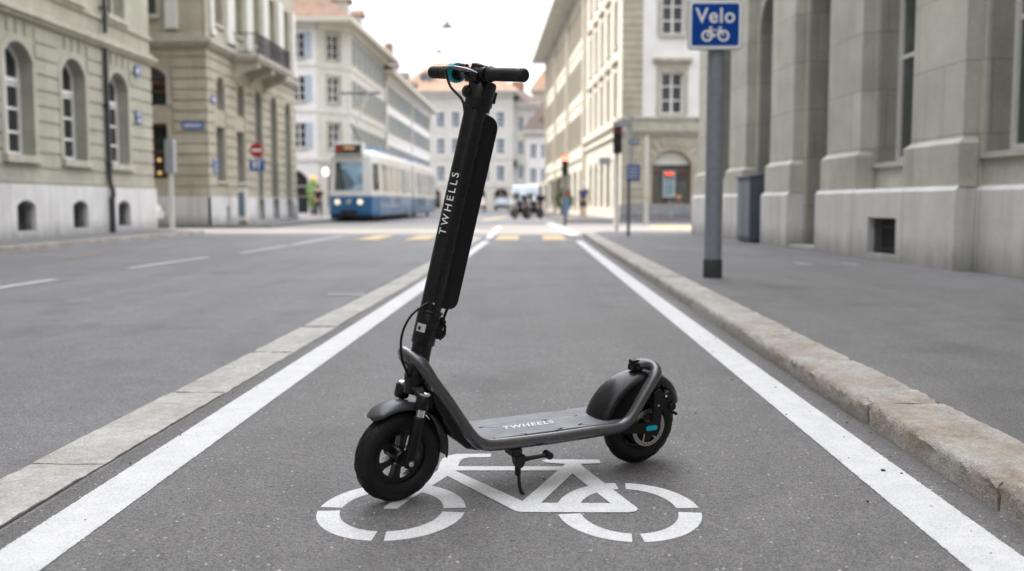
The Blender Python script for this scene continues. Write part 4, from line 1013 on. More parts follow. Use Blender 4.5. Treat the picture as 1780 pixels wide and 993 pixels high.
def pl(u0,u1,y,name='plinth',hole=None):
    mb=MB(); ops_=[hole] if hole else []
    q=[(h_[0],h_[1],h_[2],h_[3],0) for h_ in ops_]
    wall(mb,u1-u0,.0,.95,q,.2,u0=u0,y=y)
    mb.poly([(u0,y,.95),(u1,y,.95),(u1,y+.04,1.0),(u0,y+.04,1.0)]); mb.box(u0,u1,y+.0401,wy+.03,.97,1.0,skip='f')
    for u in (u0,u1): mb.poly([(u,y,0),(u,wy+.02,0),(u,wy+.02,1.0),(u,y+.04,1.0),(u,y,.95)])
    part(mb,name,'plinth',B8,MX)
PLY=-.12
for i,p in enumerate(pc):
    if i in (3,4): continue
    pl(p-.745,p+.745,PLY)
c=bays[3]; pl(pc[3]-.745,pc[4]+.745,PLY,hole=(24*ct-12.95*ct,24*ct-12.08*ct,.17,.63)) 
for i,c in enumerate(bays):
    if i not in (1,2,3): pl(pc[i]+.755,pc[i+1]-.755,.10)
grille(B8,Matrix.Translation((0,PLY,0)),((24-12.95)*ct,(24-12.08)*ct,.17,.63,0),.19,9)
mb=MB(); mb.box(bays[2]-.64,bays[2]+.64,-.1,.5,.0,.14); part(mb,'doorstep','plinth',B8,MX)
# ------------------------------------------------------------------ street furniture
def post(mb,x,y,z0,z1,r,seg=16): mb.tube([(x,y,z0),(x,y,z1)],r,seg)
vs=thing('street_sign','blue cycle lane sign reading Velo on a thick grey steel pole','sign',(1.757,9.63,.085))
mb=MB(); post(mb,0,0,0,3.1,.083,28); mb.tube([(0,0,1.8),(0,0,1.83)],.0845,28); mb.tube([(0,0,3.1),(0,0,3.13)],.07,20); mb.build('pole','galv',vs)
mb=MB(); mb.tube([(0,0,0),(0,0,.17),(0,0,.18)],[.092,.092,.088],28); mb.build('pole_sleeve','sleeve',vs)
def rrect(w,h,r,n=6):
    P=[]
    for cx,cz,a in ((w/2-r,-h/2+r,-90),(w/2-r,h/2-r,0),(-w/2+r,h/2-r,90),(-w/2+r,-h/2+r,180)): P+=[(cx+r*math.cos(R(a+90*i/n)),cz+r*math.sin(R(a+90*i/n))) for i in range(n+1)]
    return P
zc=2.42; xs=-.035
mb=MB(Matrix.Translation((xs,-.115,zc))); mb.prism(rrect(.505,.455,.043),-.004,.010,'y'); plate=mb.build('sign_plate','signwhite',vs,bevel=.002)
mb=MB(Matrix.Translation((xs,-.115,zc))); mb.prism(rrect(.522,.472,.048),.002,.016,'y'); mb.build('sign_rim','signgrey',plate)
mb=MB(Matrix.Translation((xs,-.115,zc))); mb.prism(rrect(.445,.392,.022),-.0065,-.003,'y'); mb.build('sign_face','signblue',plate)
mb=MB(Matrix.Translation((xs,-.115,zc))); text_into(mb,'Velo',.195,lambda v:Vector((v.x*.97,-.009,v.y+.078)),bold=.0035,space=1.08,res=12)
mb.build('lettering','signwhite',plate)
mb=MB(Matrix.Translation((xs,-.1215,zc-.105)))
def ring2(mb,cx,cz,ro,ri,y=-.003,n=36): mb.lathe([(ri,y),(ro,y)],(cx,0,cz),'y',n)
ring2(mb,-.078,0,.055,.034); ring2(mb,.078,0,.055,.034)
def bar(mb,a,b,w,y): 
    a=Vector(a);b=Vector(b);d=(b-a).normalized();n=Vector((-d.y,d.x))*w/2
    mb.poly([(p.x,y,p.y) for p in (a+n,b+n,b-n,a-n)])
for k,(a,b,w) in enumerate((((-.078,0),(-.045,.075),.014),((-.078,0),(.0,-.005),.013),((0,-.005),(.05,.062),.013),((-.055,.052),(.048,.052),.012),((-.052,.05),(.0,-.005),.013),((.078,0),(.045,.07),.014),((-.06,.078),(-.028,.078),.014),((.03,.078),(.06,.078),.014),((.055,.05),(.078,0),.012))): bar(mb,a,b,w,-.0035-.0003*k)
mb.build('bicycle_symbol','signwhite',plate)
mb=MB(); 
for z in (2.3,2.62,2.74): mb.box(-.12,.10,-.1,-.07,z,z+.03); mb.tube([(0,0,z),(0,0,z+.03)],.09,24)
mb.build('bracket','galv',vs)
# cabinet beside the pier
cbn=thing('utility_cabinet','tall dark blue grey utility cabinet between two piers of the right building','cabinet',(4.12,18.6,.085),(0,0,R(3.3)))
mb=MB(); mb.box(-.17,.33,-.45,.45,.03,1.22); mb.prism([(-.2,1.2),(.36,1.24),(.36,1.32),(-.2,1.24)],-.48,.48,'y')
M['cabinet']=plain('blue_grey_cabinet_paint',(.075,.09,.12),.5,var=.1,scale=3); mb.build('housing','cabinet',cbn,bevel=.01)
mb=MB(); mb.box(-.178,-.171,-.41,-.02,.12,1.15); mb.box(-.178,-.171,.02,.41,.12,1.15); mb.box(-.185,-.17,-.06,-.03,.6,.75); mb.build('door','galv',cbn)
# access cover on the pavement
mb=MB(); mb.box(-.32,.32,-.28,.28,.0,.006); mb.mi=1; mb.box(-.25,.25,-.21,.21,.004,.009); o=mb.build('access_cover',['plinth','pave'],bevel=.002); o.location=(3.5,11.75,.085); o.rotation_euler[2]=R(6); tag(o,'pale framed access cover in the pavement near the right building','access cover')
# traffic lights
M['redlamp']=plain('red_signal_lit',(1,.12,.08),.4,es=6,emis=(1,.14,.09)); M['reddim']=plain('red_signal_dim',(.25,.02,.02),.3); M['sigdark']=plain('signal_lens_dark',(.03,.04,.035),.3)
def traffic_light(label,x,y,zc,H,pole='poleD',lit=True,pr=.045,fac=0):
    t=thing('traffic_light',label,'traffic light',(x,y,.085 if y<25 or y>43 else 0),(0,0,R(fac)),'traffic lights on the right-hand pavements')
    mb=MB(); post(mb,0,0,0,H,pr,12); mb.build('pole',pole,t)
    hs_=MB(); hs_.prism(rrect(.22,.74,.05),-.22,-.06,'y')
    for v in hs_.bm.verts: v.co.z+=zc
    ho=hs_.build('housing','sleeve',t)
    for k,(mt) in enumerate(('redlamp' if lit else 'reddim','sigdark','sigdark')):
        z=zc+.26-.26*k; lm=MB(); lm.lathe([(0,-.235),(.06,-.232),(.10,-.222)],(0,0,z),'y',20); l_=lm.build('signal_lamp',mt,ho)
        vz=MB(); vz.lathe([(.105,-.22),(.105,-.36)],(0,0,z),'y',16,a0=0,a1=PI); vz.build('visor','sleeve',l_)
    return t
traffic_light('traffic light with its red lamp lit beside the street bend',1.12,35.7,2.18,2.6)
traffic_light('unlit traffic light on a pale pole in front of the cream building',2.216,26.4,2.5,2.95,'poleW',False,.07)
t=bpy.data.objects
# signposts in the middle distance
g=thing('sign_post','tall two-tone sign post with two small blue signs in front of the corner building','sign post',(2.09,21.7,.085))
mb=MB(); post(mb,0,0,0,1.30,.035); mb.build('pole','poleD',g); mb=MB(); post(mb,0,0,1.30,2.62,.075); mb.build('pole','poleW',g)
mb=MB(); mb.box(-.06,.24,-.075,-.06,1.22,1.58); mb.mi=1
for z in (1.29,1.36,1.43,1.5): mb.box(-.03,.2,-.08,-.074,z,z+.02)
mb.build('sign_plate',['signblue2','signwhite'],g)
mb=MB(); mb.box(-.02,.22,-.075,-.06,2.02,2.12); mb.mi=1; mb.box(0,.2,-.08,-.074,2.055,2.085); mb.build('sign_plate',['signblue2','signwhite'],g)
mb=MB(); mb.box(-.36,.04,-.075,-.06,2.40,2.52); mb.build('sign_plate','signgrey',g)
g=thing('direction_sign','small grey direction sign on a thin bracket beside the pale traffic light pole','sign',(1.92,26.7,1.86))
mb=MB(); mb.box(-.16,.16,-.02,.02,0,.19); mb.build('plate','signgrey',g); mb=MB(); mb.tube([(0,.03,.1),(.28,.03,.1)],.012,6); mb.build('bracket','poleD',g)
g=thing('lamp_post','slim pale pole standing alone in front of the shop','pole',(4.33,38.0,0))
mb=MB(); mb.tube([(0,0,0),(0,0,.3),(0,0,.32),(0,0,3.4)],[.10,.10,.075,.07],14); mb.build('pole','poleW',g); mb=MB(); mb.box(-.1,.12,-.12,-.06,1.05,1.3); mb.build('control_box','creamdark',g,bevel=.01)
g=thing('no_entry_sign','red no entry sign above a square blue sign on a pale pole','sign',(-10.0,35.4,.085))
mb=MB(); post(mb,0,0,0,2.85,.035); mb.build('pole','poleW',g)
mb=MB(); mb.lathe([(0,-.05),(.25,-.05),(.25,-.035),(0,-.035)],(0,0,2.64),'y',30); mb.mi=1; mb.box(-.18,.18,-.056,-.05,2.595,2.685); mb.build('sign_plate',['signred','signwhite'],g)
mb=MB(); mb.box(-.27,.27,-.05,-.035,1.90,2.33); mb.mi=1; mb.prism([(-.14,2.0),(-.05,2.0),(-.05,2.24),(-.14,2.24)],-.056,-.05,'y'); mb.prism([(.03,1.98),(.08,1.98),(.08,2.15),(.12,2.15),(.055,2.26),(-.01,2.15),(.03,2.15)],-.056,-.05,'y'); mb.box(-.245,.245,-.053,-.05,2.28,2.31); mb.build('sign_plate',['signblue2','signwhite'],g)
g=thing('signal_post','pale post with a grey signal box seen from behind at the side street corner','post',(-10.75,28.9,0))
mb=MB(); post(mb,0,0,0,1.75,.07); mb.build('pole','poleW',g); mb=MB(); mb.prism(rrect(.26,1.0,.05),-.1,.12,'y'); 
for v in mb.bm.verts: v.co.z+=2.2
mb.build('housing','signgrey',g)
g=thing('poster_pillar','slim advertising pillar with blue grey panel beside the corner building','pillar',(-10.45,35.0,.085))
mb=MB(); mb.box(-.14,.16,-.12,.12,.08,1.25); mb.build('body','pilaster',g,bevel=.02); mb=MB(); mb.box(-.12,.09,-.128,-.12,.28,1.12); M['tealpanel']=plain('blue_grey_panel',(.13,.20,.26),.5,var=.15); mb.build('panel','tealpanel',g); mb=MB(); mb.box(-.12,.12,-.1,.1,0,.14); mb.build('foot','dark',g)
g=thing('ticket_meter','narrow blue parking meter with red top beside the lit traffic light','parking meter',(1.22,37.5,0))
mb=MB(); post(mb,0,0,0,.4,.05); mb.build('post','poleD',g); mb=MB(); mb.box(-.12,.10,-.1,.1,.38,1.0); M['meter']=plain('meter_blue',(.08,.22,.40),.5); mb.build('housing','meter',g,bevel=.03); mb=MB(); mb.lathe([(0,-.07),(.11,-.07),(.11,-.05),(0,-.05)],(0,0,1.2),'y',18); mb.tube([(0,0,1),(0,0,1.2)],.02,8); mb.build('sign_disc','signred',g)
# name plates
def plate_(name,label,loc,w,h,deg,rows=1):
    mb=MB(); mb.box(-w/2,w/2,-.02,0,-h/2,h/2); mb.mi=1
    for q in range(rows):
        x=-w*.40
        while x<w*.36:
            d=w*rnd.uniform(.05,.09); zz=-h/2+h*(q+.5)/rows; hh=h/rows*.26
            mb.box(x,x+d*.45,-.024,-.019,zz-hh,zz+hh); mb.box(x+d*.45,x+d*.85,-.0235,-.019,zz-hh*.1,zz+hh*.5); x+=d+w*.02
    o=mb.build(name,['signblue2','signwhite']); o.location=loc; o.rotation_euler[2]=R(deg); return tag(o,label,'sign')
plate_('street_name_sign','wide blue street name plate on the front of the corner sandstone building',(-11.45,32.945,3.42),.72,.28,0)
plate_('house_sign','small blue plate high on the left building just under its cornice',(-10.63,26.35,4.35),.3,.28,90)
plate_('house_sign','small blue plate at mid height near the edge of the left building',(-10.63,26.35,3.12),.3,.32,90,2)
plate_('house_sign','small blue plate beside the first arched opening of the corner building',(-10.94,33.55,4.35),.4,.3,90)
plate_('house_sign','dark blue notice low beside the first arched opening of the corner building',(-10.94,33.6,2.1),.4,.5,90,4)
# hanging lamps and span wires
M['wire']=plain('wire_dark',(.10,.10,.11),.6)
def hang(label,x,y,z,s=1):
    g=thing('hanging_lamp',label,'lamp',(x,y,z),group='lamps hung on wires over the street')
    mb=MB(); mb.lathe([(.02,.12),(.06,.10),(.08,.03),(.17,-.02),(.20,-.06),(.19,-.065),(0,-.05)],(0,0,0),'z',18); mb.build('shade','poleD',g); mb=MB(); mb.tube([(0,0,.1),(0,0,.28)],.015,6); mb.build('hook','poleD',g)
hang('nearer dark lamp hung on a wire over the street',-2.63,30,6.17); hang('farther dark lamp hung on a wire over the street',-4.8,50,8.45)
def wire(p,q,sag,label):
    mb=MB(); pts=[]
    for i in range(17):
        t=i/16; v=Vector(p).lerp(Vector(q),t); v.z-=sag*4*t*(1-t); pts.append(v)
    mb.tube(pts,.014,5); o=mb.build('span_wire','wire'); tag(o,label,'wire')
wire((-10.7,27.3,11.5),(-2.63,30,6.43),.1,'thin wire running from the left building down to the nearer lamp'); wire((-2.63,30,6.43),(5.0,47,15),.3,'thin wire running from the nearer lamp up to the cream corner building')
wire((-11,45,15),(-4.8,50,8.72),.1,'thin wire holding the farther lamp on its left side'); wire((-4.8,50,8.72),(3.6,58,14),.2,'thin wire holding the farther lamp on its right side')
wire((-9.4,35.5,5.85),(-6.3,-2,6.0),.1,'tram contact wire above the left lane') if False else None
# ------------------------------------------------------------------ tram
tr=thing('tram','blue and white tram with lit headlights and raised pantograph','tram',(-8.15,43.6,0),(0,0,R(-.9)))
M['tramw']=plain('tram_white_paint',(.72,.71,.68),.35,var=.06,scale=1,coat=.3); M['tramb']=plain('tram_blue_paint',(.02,.13,.29),.35,var=.1,scale=1,coat=.4); M['headl']=plain('headlight_lit',(1,.86,.6),.3,es=.8,emis=(1,.85,.62)); M['amber']=plain('destination_letters',(.8,.45,.2),.5,es=.35,emis=(1,.45,.15)); M['tramglass']=plain('tram_window_glass',(.30,.27,.24),.15,var=.35,scale=1.2); M['skyglass']=glass('windscreen_glass',(.25,.36,.45),.08)
def ring(z,f):  # plan outline of the body, f widens
    hw=1.15; nw=.80
    return [(-nw+f,0-f*.3),(nw-f,0-f*.3),(hw-f,.75),(hw-f,11.3),(-hw+f,11.3),(-hw+f,.75)]
def shell(mb,levels,y0=0,L=11.3,nose=True):
    rings=[]
    for z,f,g_ in levels:
        hw=1.2-f; nw=.95-f if nose else hw
        rings.append([mb.v(p) for p in ((-nw,y0+g_,z),(nw,y0+g_,z),(hw,y0+(.8 if nose else .02)+g_*.3,z),(hw,y0+L,z),(-hw,y0+L,z),(-hw,y0+(.8 if nose else .02)+g_*.3,z))])
    for A,B in zip(rings[:-1],rings[1:]):
        for k in range(6): mb.face([A[k],A[(k+1)%6],B[(k+1)%6],B[k]])
    mb.face(rings[-1]); mb.face(rings[0][::-1])
for k,(y0,nose) in enumerate(((0,True),(11.9,False))):
    mb=MB(); shell(mb,[(.22,.10,.12),(.35,.02,.0),(1.12,.0,.0)],y0,11.3 if k==0 else 10.5,nose); mb.build('lower_body','tramb',tr,bevel=.04)
    mb=MB(); shell(mb,[(1.122,.0,.02),(1.3,.0,.04),(2.9,.07,.22),(3.12,.16,.34),(3.2,.3,.5)],y0,11.3 if k==0 else 10.5,nose); mb.build('upper_body','tramw',tr,bevel=.05)
    for x in (-1,1):
        for q in range(5 if k==0 else 5):
            ya=y0+1.3+q*1.95; mb=MB(); xx=x*1.203; mb.poly([(xx,ya,1.38),(xx,ya+1.65,1.38),(xx-x*.055,ya+1.65,2.62),(xx-x*.055,ya,2.62)]); mb.build('window','tramglass' if q%3 else 'glassg',tr)
    mb=MB(); mb.box(-.8,.8,y0+2.5,y0+8,3.18,3.42); mb.build('roof_equipment','tramb',tr,bevel=.04)
    for ya in (2.2,8.6):
        mb=MB()
        for x in (-.85,.85): mb.tube([(x-.06,y0+ya,.3),(x+.06,y0+ya,.3)],.3,20)
        mb.build('wheel','dark',tr)
mb=MB(); mb.box(-1.0,1.0,11.2,12.0,.4,3.0); mb.build('gangway','dark',tr)
mb=MB(); mb.box(-.95,.95,.15,11.2,.12,.3); mb.build('underframe','dark',tr)
def onnose(x,z): # front plane y at z
    return .04+(z-1.3)/(1.6)*.18
mb=MB(); P=[(-.74,1.40),(.52,1.40),(.50,2.66),(-.70,2.66)]; mb.poly([(x,onnose(x,z)-.012,z) for x,z in P]); mb.build('windscreen','skyglass',tr)
mb=MB(); mb.poly([(-.74,onnose(0,1.4)-.016,1.40),(-.25,onnose(0,1.4)-.016,1.40),(-.5,onnose(0,2.66)-.016,2.66),(-.70,onnose(0,2.66)-.016,2.66)]); mb.build('windscreen','glassg',tr)
for s_ in (-1,1):
    mb=MB(); mb.poly([(s_*(1.0),.12,1.42),(s_*1.185,.66,1.42),(s_*1.12,.74,2.6),(s_*(.93),.26,2.6)]); mb.build('corner_window','glassg',tr)
mb=MB(); mb.box(-.75,.55,.02,.6,2.95,3.52); db=mb.build('destination_box','tramw',tr,bevel=.04); mb=MB(); mb.box(-.68,.48,.005,.02,3.02,3.42); mb.build('display','glassg',db); mb=MB(); mb.box(-.64,-.42,-.005,.006,3.1,3.36); mb.build('route_number','signred',db); mb=MB()
for x in (-.28,-.16,-.04,.08): mb.box(x,x+.07,-.005,.006,3.2,3.34)
mb.build('display_text','amber',db)
for x,mt in ((-.62,'headl'),(.40,'headl'),(-.12,'chrome')):
    mb=MB(); mb.lathe([(0,-.03),(.11,-.02),(.14,.02)],(x,0,.88),'y',20); mb.build('headlight',mt,tr)
mb=MB(); mb.box(-.45,.25,-.15,.1,.2,.52); mb.tube([(-.1,-.35,.38),(-.1,0,.38)],.12,10); mb.build('coupler','dark',tr)
mb=MB(); mb.tube([(.1,2.6,3.4),(-.35,1.9,4.5)],.04,8); mb.mi=1; mb.tube([(-.35,1.9,4.5),(-.6,2.1,5.9)],.05,8); mb.tube([(-.1,1.9,4.5),(.45,2.1,5.9)],.05,8); mb.tube([(-.6,1.9,4.5),(.1,1.9,4.5)],.04,8); mb.mi=0; mb.tube([(-.85,2.1,5.92),(.95,2.1,5.92)],.05,8); mb.tube([(-.85,2.4,5.92),(.95,2.4,5.92)],.04,8); mb.build('pantograph',['poleD','poleW'],tr)
# ------------------------------------------------------------------ vehicles
def carpaint(n,c): return plain(n,c,.3,var=.03,coat=.6)
def make_car(label,loc,rotz,mat,van=False,cat='car',name='parked_car',group=None):
    g=thing(name,label,cat,loc,(0,0,rotz),group)
    if van: prof=[(-2.3,.35),(-2.35,.8),(-2.2,1.05),(-1.5,1.25),(-.95,1.9),(-.7,2.0),(2.2,2.0),(2.3,1.8),(2.3,.35)]; hw=.92
    else: prof=[(-2.1,.32),(-2.15,.62),(-2.0,.78),(-1.15,.92),(-.5,1.35),(-.2,1.43),(.9,1.43),(1.25,1.36),(1.8,1.0),(2.1,.9),(2.12,.35)]; hw=.84
    mb=MB(); mb.prism(prof,-hw,hw,'y'); 
    for v in mb.bm.verts:
        if v.co.z>1.0: v.co.y*=.86 if not van else .94
    mb.build('body',mat,g,bevel=.07,seg=3)
    top=1.36 if not van else 1.85; base=.95 if not van else 1.25
    mb=MB(); k=.855 if not van else .925
    if van:
        mb.poly([(-1.53,-.78,1.26),(-1.53,.78,1.26),(-1.03,.74,1.84),(-1.03,-.74,1.84)])
        for s_ in(-1,1): mb.poly([(-1.2,s_*.925,1.25),(-.3,s_*.925,1.25),(-.3,s_*.88,1.82),(-.85,s_*.88,1.82)])
    else:
        mb.poly([(-1.13,-.70,.96),(-1.13,.70,.96),(-.55,.64,1.34),(-.55,-.64,1.34)]); mb.poly([(1.79,-.66,1.03),(1.79,.66,1.03),(1.32,.62,1.35),(1.32,-.62,1.35)])
        for s_ in(-1,1): mb.poly([(-.85,s_*.80,.96),(1.5,s_*.80,.98),(1.1,s_*.735,1.34),(-.42,s_*.735,1.34)])
    for v in mb.bm.verts: v.co.x-=.012*(1 if v.co.x<0 else -1)
    mb.build('window','glassblue',g)
    for x in (-1.35,1.35):
        for s_ in(-1,1):
            mb=MB(); mb.lathe([(.20,-.09),(.30,-.09),(.32,-.06),(.32,.06),(.30,.09),(.20,.09)],(x,s_*(hw-.08),.32),'y',20,closed=True); w_=mb.build('wheel','rubber',g); mb=MB(); mb.lathe([(0,s_*.08),(.19,s_*.07),(.2,-s_*.02)],(x,s_*(hw-.08),.32),'y',16); mb.build('rim','disc',w_)
    for s_ in(-1,1): mb=MB(); mb.box(-2.17 if not van else -2.36,-2.05,s_*.66-.15,s_*.66+.15,.6,.76); mb.build('headlight','chrome',g,bevel=.02)
    for s_ in(-1,1): mb=MB(); mb.box(2.05 if not van else 2.25,2.15 if not van else 2.325,s_*.68-.1,s_*.68+.1,.7,.9); mb.build('tail_light','signred',g)
    return g
make_car('small white car parked in the side street behind the left building',(-13.9,30.2,0),R(180),carpaint('white_car_paint',(.75,.75,.74)))
make_car('white delivery van parked beyond the motorcycles',(-.45,63.5,0),R(86),carpaint('white_van_paint',(.4,.4,.4)),True,'van','delivery_van')
make_car('dark grey car parked far down the street under the grey house',(-3.6,112,0),R(90),carpaint('grey_car_paint',(.08,.085,.1)))
make_car('pale pink car parked far down the street left of the van',(-6.0,104,0),R(90),carpaint('pink_car_paint',(.5,.3,.27)))
def motorcycle(loc,rotz,label,mat='blk'):
    g=thing('motorcycle',label,'motorcycle',loc,(0,0,rotz),'motorcycles parked in front of the van')
    for x in (-.65,.65):
        mb=MB(); prof=[(.255+.055*math.cos(2*PI*k/8),.055*math.sin(2*PI*k/8)) for k in range(8)]; mb.lathe(prof,(x,0,.31),'y',24,closed=True); w_=mb.build('wheel','rubber',g)
        mb=MB()
        for k in range(8): a=2*PI*k/8; mb.tube([(x,0,.31),(x+.22*math.cos(a),0,.31+.22*math.sin(a))],.012,5)
        mb.build('spokes','poleD',w_)
    mb=MB(); mb.ball((-.08,0,.82),.26,12,(1.2,.6,.55)); mb.ball((0,0,.48),.25,12,(1.1,.75,.8)); mb.tube([(-.35,0,.85),(0,0,.55),(.65,0,.31)],[.04,.07,.035],8); mb.build('body',mat,g)
    mb=MB(); mb.tube(smooth([(.1,0,.82),(.4,0,.80),(.75,0,.9)],4),[.10]*5+[.12]*4,10,flat=(.5,1.1)); mb.build('seat','rubber',g)
    mb=MB()
    for s_ in(-.08,.08): mb.tube([(-.65,s_,.31),(-.42,s_,.98)],.025,8)
    mb.tube([(-.32,-.36,1.05),(-.42,-.12,1.0),(-.42,.12,1.0),(-.32,.36,1.05)],.016,8); mb.build('fork','poleD',g)
    mb=MB(); mb.box(.45,.85,-.2,.2,.95,1.25); mb.build('top_case','blk2',g,bevel=.06)
    mb=MB(); mb.prism([(-.50,.95),(-.62,1.0),(-.48,1.38),(-.40,1.38)],-.2,.2,'y'); mb.build('windshield','glassg',g,bevel=.03)
    mb=MB(); mb.ball((-.56,0,.92),.1,12,(.8,1,1)); mb.build('headlight','chrome',g)
    for s_ in(-1,1): mb=MB(); mb.tube([(-.34,s_*.3,1.04),(-.36,s_*.36,1.2)],.008,6); mb.ball((-.36,s_*.38,1.23),.06,8,(.3,1,.7)); mb.build('mirror','dark',g)
    mb=MB(); mb.box(.72,.76,-.08,.08,.6,.75); mb.build('tail_light','signred',g)
    return g
m0=motorcycle((-.72,51.5,0),R(66),'black motorcycle nearer the middle of the street in front of the van')
dup(m0,(.02,52.2,0),R(60),'black motorcycle beside the kerb in front of the van')
# bicycle at the shop
g=thing('bicycle','pale bicycle with orange bag leaning below the shop window','bicycle',(6.5,44.6,.085),(R(-6),0,R(5)))
for x in (-.5,.5):
    mb=MB(); mb.lathe([(.325,-.010),(.34,-.010),(.34,.010),(.325,.010)],(x,0,.34),'y',28,closed=True)
    for k in range(10): a=2*PI*k/10; mb.tube([(x,0,.34),(x+.31*math.cos(a),0,.34+.31*math.sin(a))],.004,4)
    mb.build('wheel','galv',g)
mb=MB()
for a,b_ in (((-.5,.34),(-.35,.85)),((-.38,.72),(.0,.3)),((-.37,.78),(.2,.78)),((0,.3),(.22,.85)),((0,.3),(.5,.34)),((.2,.75),(.5,.34))): mb.tube([(a[0],0,a[1]),(b_[0],0,b_[1])],.018,8)
mb.build('frame','galv',g)
mb=MB(); mb.tube([(-.35,-.25,.95),(-.38,0,.98),(-.35,.25,.95)],.012,6); mb.tube([(-.35,0,.85),(-.38,0,.98)],.012,6); mb.build('handlebar','poleD',g)
mb=MB(); mb.ball((.25,0,.9),.12,8,(1.1,.6,.35)); mb.build('saddle','dark',g); M['orangebag']=plain('orange_bag',(.45,.20,.10),.7); mb=MB(); mb.box(.0,.18,-.08,.08,.92,1.10); mb.build('bag','orangebag',g,bevel=.03)
# ------------------------------------------------------------------ people
def person(label,loc,rotz,skin,top,bottom,hair,legs_bare,H=1.72,stride=.12,pack=None):
    g=thing('person',label,'person',loc,(0,0,rotz)); k=H/1.72
    def skinmesh(name,nodes,edges,mat,sub=1):
        me=bpy.data.meshes.new(name); me.from_pydata([tuple(c*k for c in n_[:3]) for n_ in nodes],edges,[]); o=link(name,me,g)
        sm=o.modifiers.new('skin','SKIN'); lay=me.skin_vertices[0].data if me.skin_vertices else None
        if lay is None:
            bm=bmesh.new(); bm.from_mesh(me); bm.verts.layers.skin.verify(); bm.to_mesh(me); bm.free(); lay=me.skin_vertices[0].data
        for v,n_ in zip(lay,nodes):
            r_=n_[3]; v.radius=(r_[0]*k,r_[1]*k) if isinstance(r_,tuple) else (r_*k,r_*k); v.use_root=False
        lay[0].use_root=True; sm.use_smooth_shade=True
        ss=o.modifiers.new('sub','SUBSURF'); ss.levels=sub; ss.render_levels=sub; me.materials.append(mat); return o
    s_=stride
    N=[(0,0,.92,(.14,.10)),(0,0,1.10,(.125,.095)),(0,0,1.30,(.155,.105)),(0,0,1.43,(.12,.085)),(0,0,1.49,.052),(0,-.01,1.56,.068),(0,-.015,1.64,(.078,.092)),(0,-.01,1.70,(.062,.075))]
    E=[(0,1),(1,2),(2,3),(3,4),(4,5),(5,6),(6,7)]
    for sg in(-1,1):
        b0=len(N); N+=[(sg*.175,0,1.39,.052),(sg*.215,.03*sg*s_*8,1.12,.042),(sg*.225,-.06-sg*s_*.6,.88,.03),(sg*.225,-.08-sg*s_*.6,.80,(.028,.018)),(sg*.222,-.09-sg*s_*.6,.72,(.02,.012))]; E+=[(3,b0),(b0,b0+1),(b0+1,b0+2),(b0+2,b0+3),(b0+3,b0+4)]
        b0=len(N); N+=[(sg*.09,0,.84,.085),(sg*.10,-sg*s_*.9-.02,.48,.056),(sg*.10,-sg*s_*1.6+.02,.28,.052),(sg*.10,-sg*s_*2+.03,.08,.036),(sg*.105,-sg*s_*2-.06,.035,(.036,.028)),(sg*.11,-sg*s_*2-.14,.025,(.03,.02))]; E+=[(0,b0)]+[(b0+i,b0+i+1) for i in range(5)]
    skinmesh('body',N,E,skin,2)
    T=[(0,0,.90,(.155,.115)),(0,0,1.10,(.14,.11)),(0,0,1.30,(.172,.122)),(0,0,1.41,(.14,.10))]; TE=[(0,1),(1,2),(2,3)]
    for sg in(-1,1): b0=len(T); T+=[(sg*.18,0,1.38,.064),(sg*.205,.02*sg*s_*8,1.20,.056)]; TE+=[(3,b0),(b0,b0+1)]
    skinmesh('shirt',T,TE,top,2)
    B=[(0,0,.90,(.158,.118))]; BE=[]
    for sg in(-1,1):
        b0=len(B); zz=.50 if legs_bare else .12
        B+=[(sg*.09,0,.80,.10),(sg*.10,-sg*s_*(.85 if legs_bare else .9)-.01,.52,.078)]; BE+=[(0,b0),(b0,b0+1)]
        if not legs_bare: B+=[(sg*.10,-sg*s_*2+.03,.12,.055)]; BE+=[(b0+1,b0+2)]
    skinmesh('trousers' if not legs_bare else 'shorts',B,BE,bottom,2)
    mb=MB(); mb.ball((0,.012*k,1.66*k),.1*k,14,(.88,1.02,1.0)); mb.tube([(0,.06*k,1.64*k),(0,.09*k,1.52*k)],[.05*k,.03*k],8); mb.build('hair',hair,g)
    mb=MB(); mb.ball((0,-.105*k,1.60*k),.014*k,6); mb.build('nose',skin,g)
    for sg in(-1,1): mb=MB(); mb.tube([(sg*.11*k,-(sg*s_*2+.0)*k+.06,.02),(sg*.115*k,-(sg*s_*2+.15)*k,.025)],[.045*k,.04*k],8,flat=(.6,1)); mb.build('shoe','dark',g)
    if pack: mb=MB(); mb.box(-.14,.14,.08,.24,1.0,1.4); mb.build('backpack',pack,g,bevel=.05)
    return g
SK=plain('skin',(.45,.27,.19),.6,var=.05); SKL=plain('skin_light',(.55,.36,.27),.6,var=.05)
navy=plain('navy_cloth',(.015,.018,.05),.85); blackc=plain('black_cloth',(.012,.012,.015),.85); grey_h=plain('pale_blond_hair',(.55,.48,.38),.7,var=.2); darkh=plain('dark_hair',(.03,.02,.015),.7); jean=plain('dark_jeans',(.03,.04,.08),.85); purple=plain('plum_jacket',(.10,.03,.10),.85); bluep=plain('blue_backpack_cloth',(.04,.08,.22),.8)
person('person in dark shorts with blue backpack walking away on the right pavement',(2.45,48.6,.085),R(180),SKL,navy,blackc,grey_h,True,1.72,.06,bluep)
person('person in dark jacket and jeans standing left of the tram',(-11.45,52,.085),R(20),SK,blackc,jean,darkh,False,1.7,.05,purple)
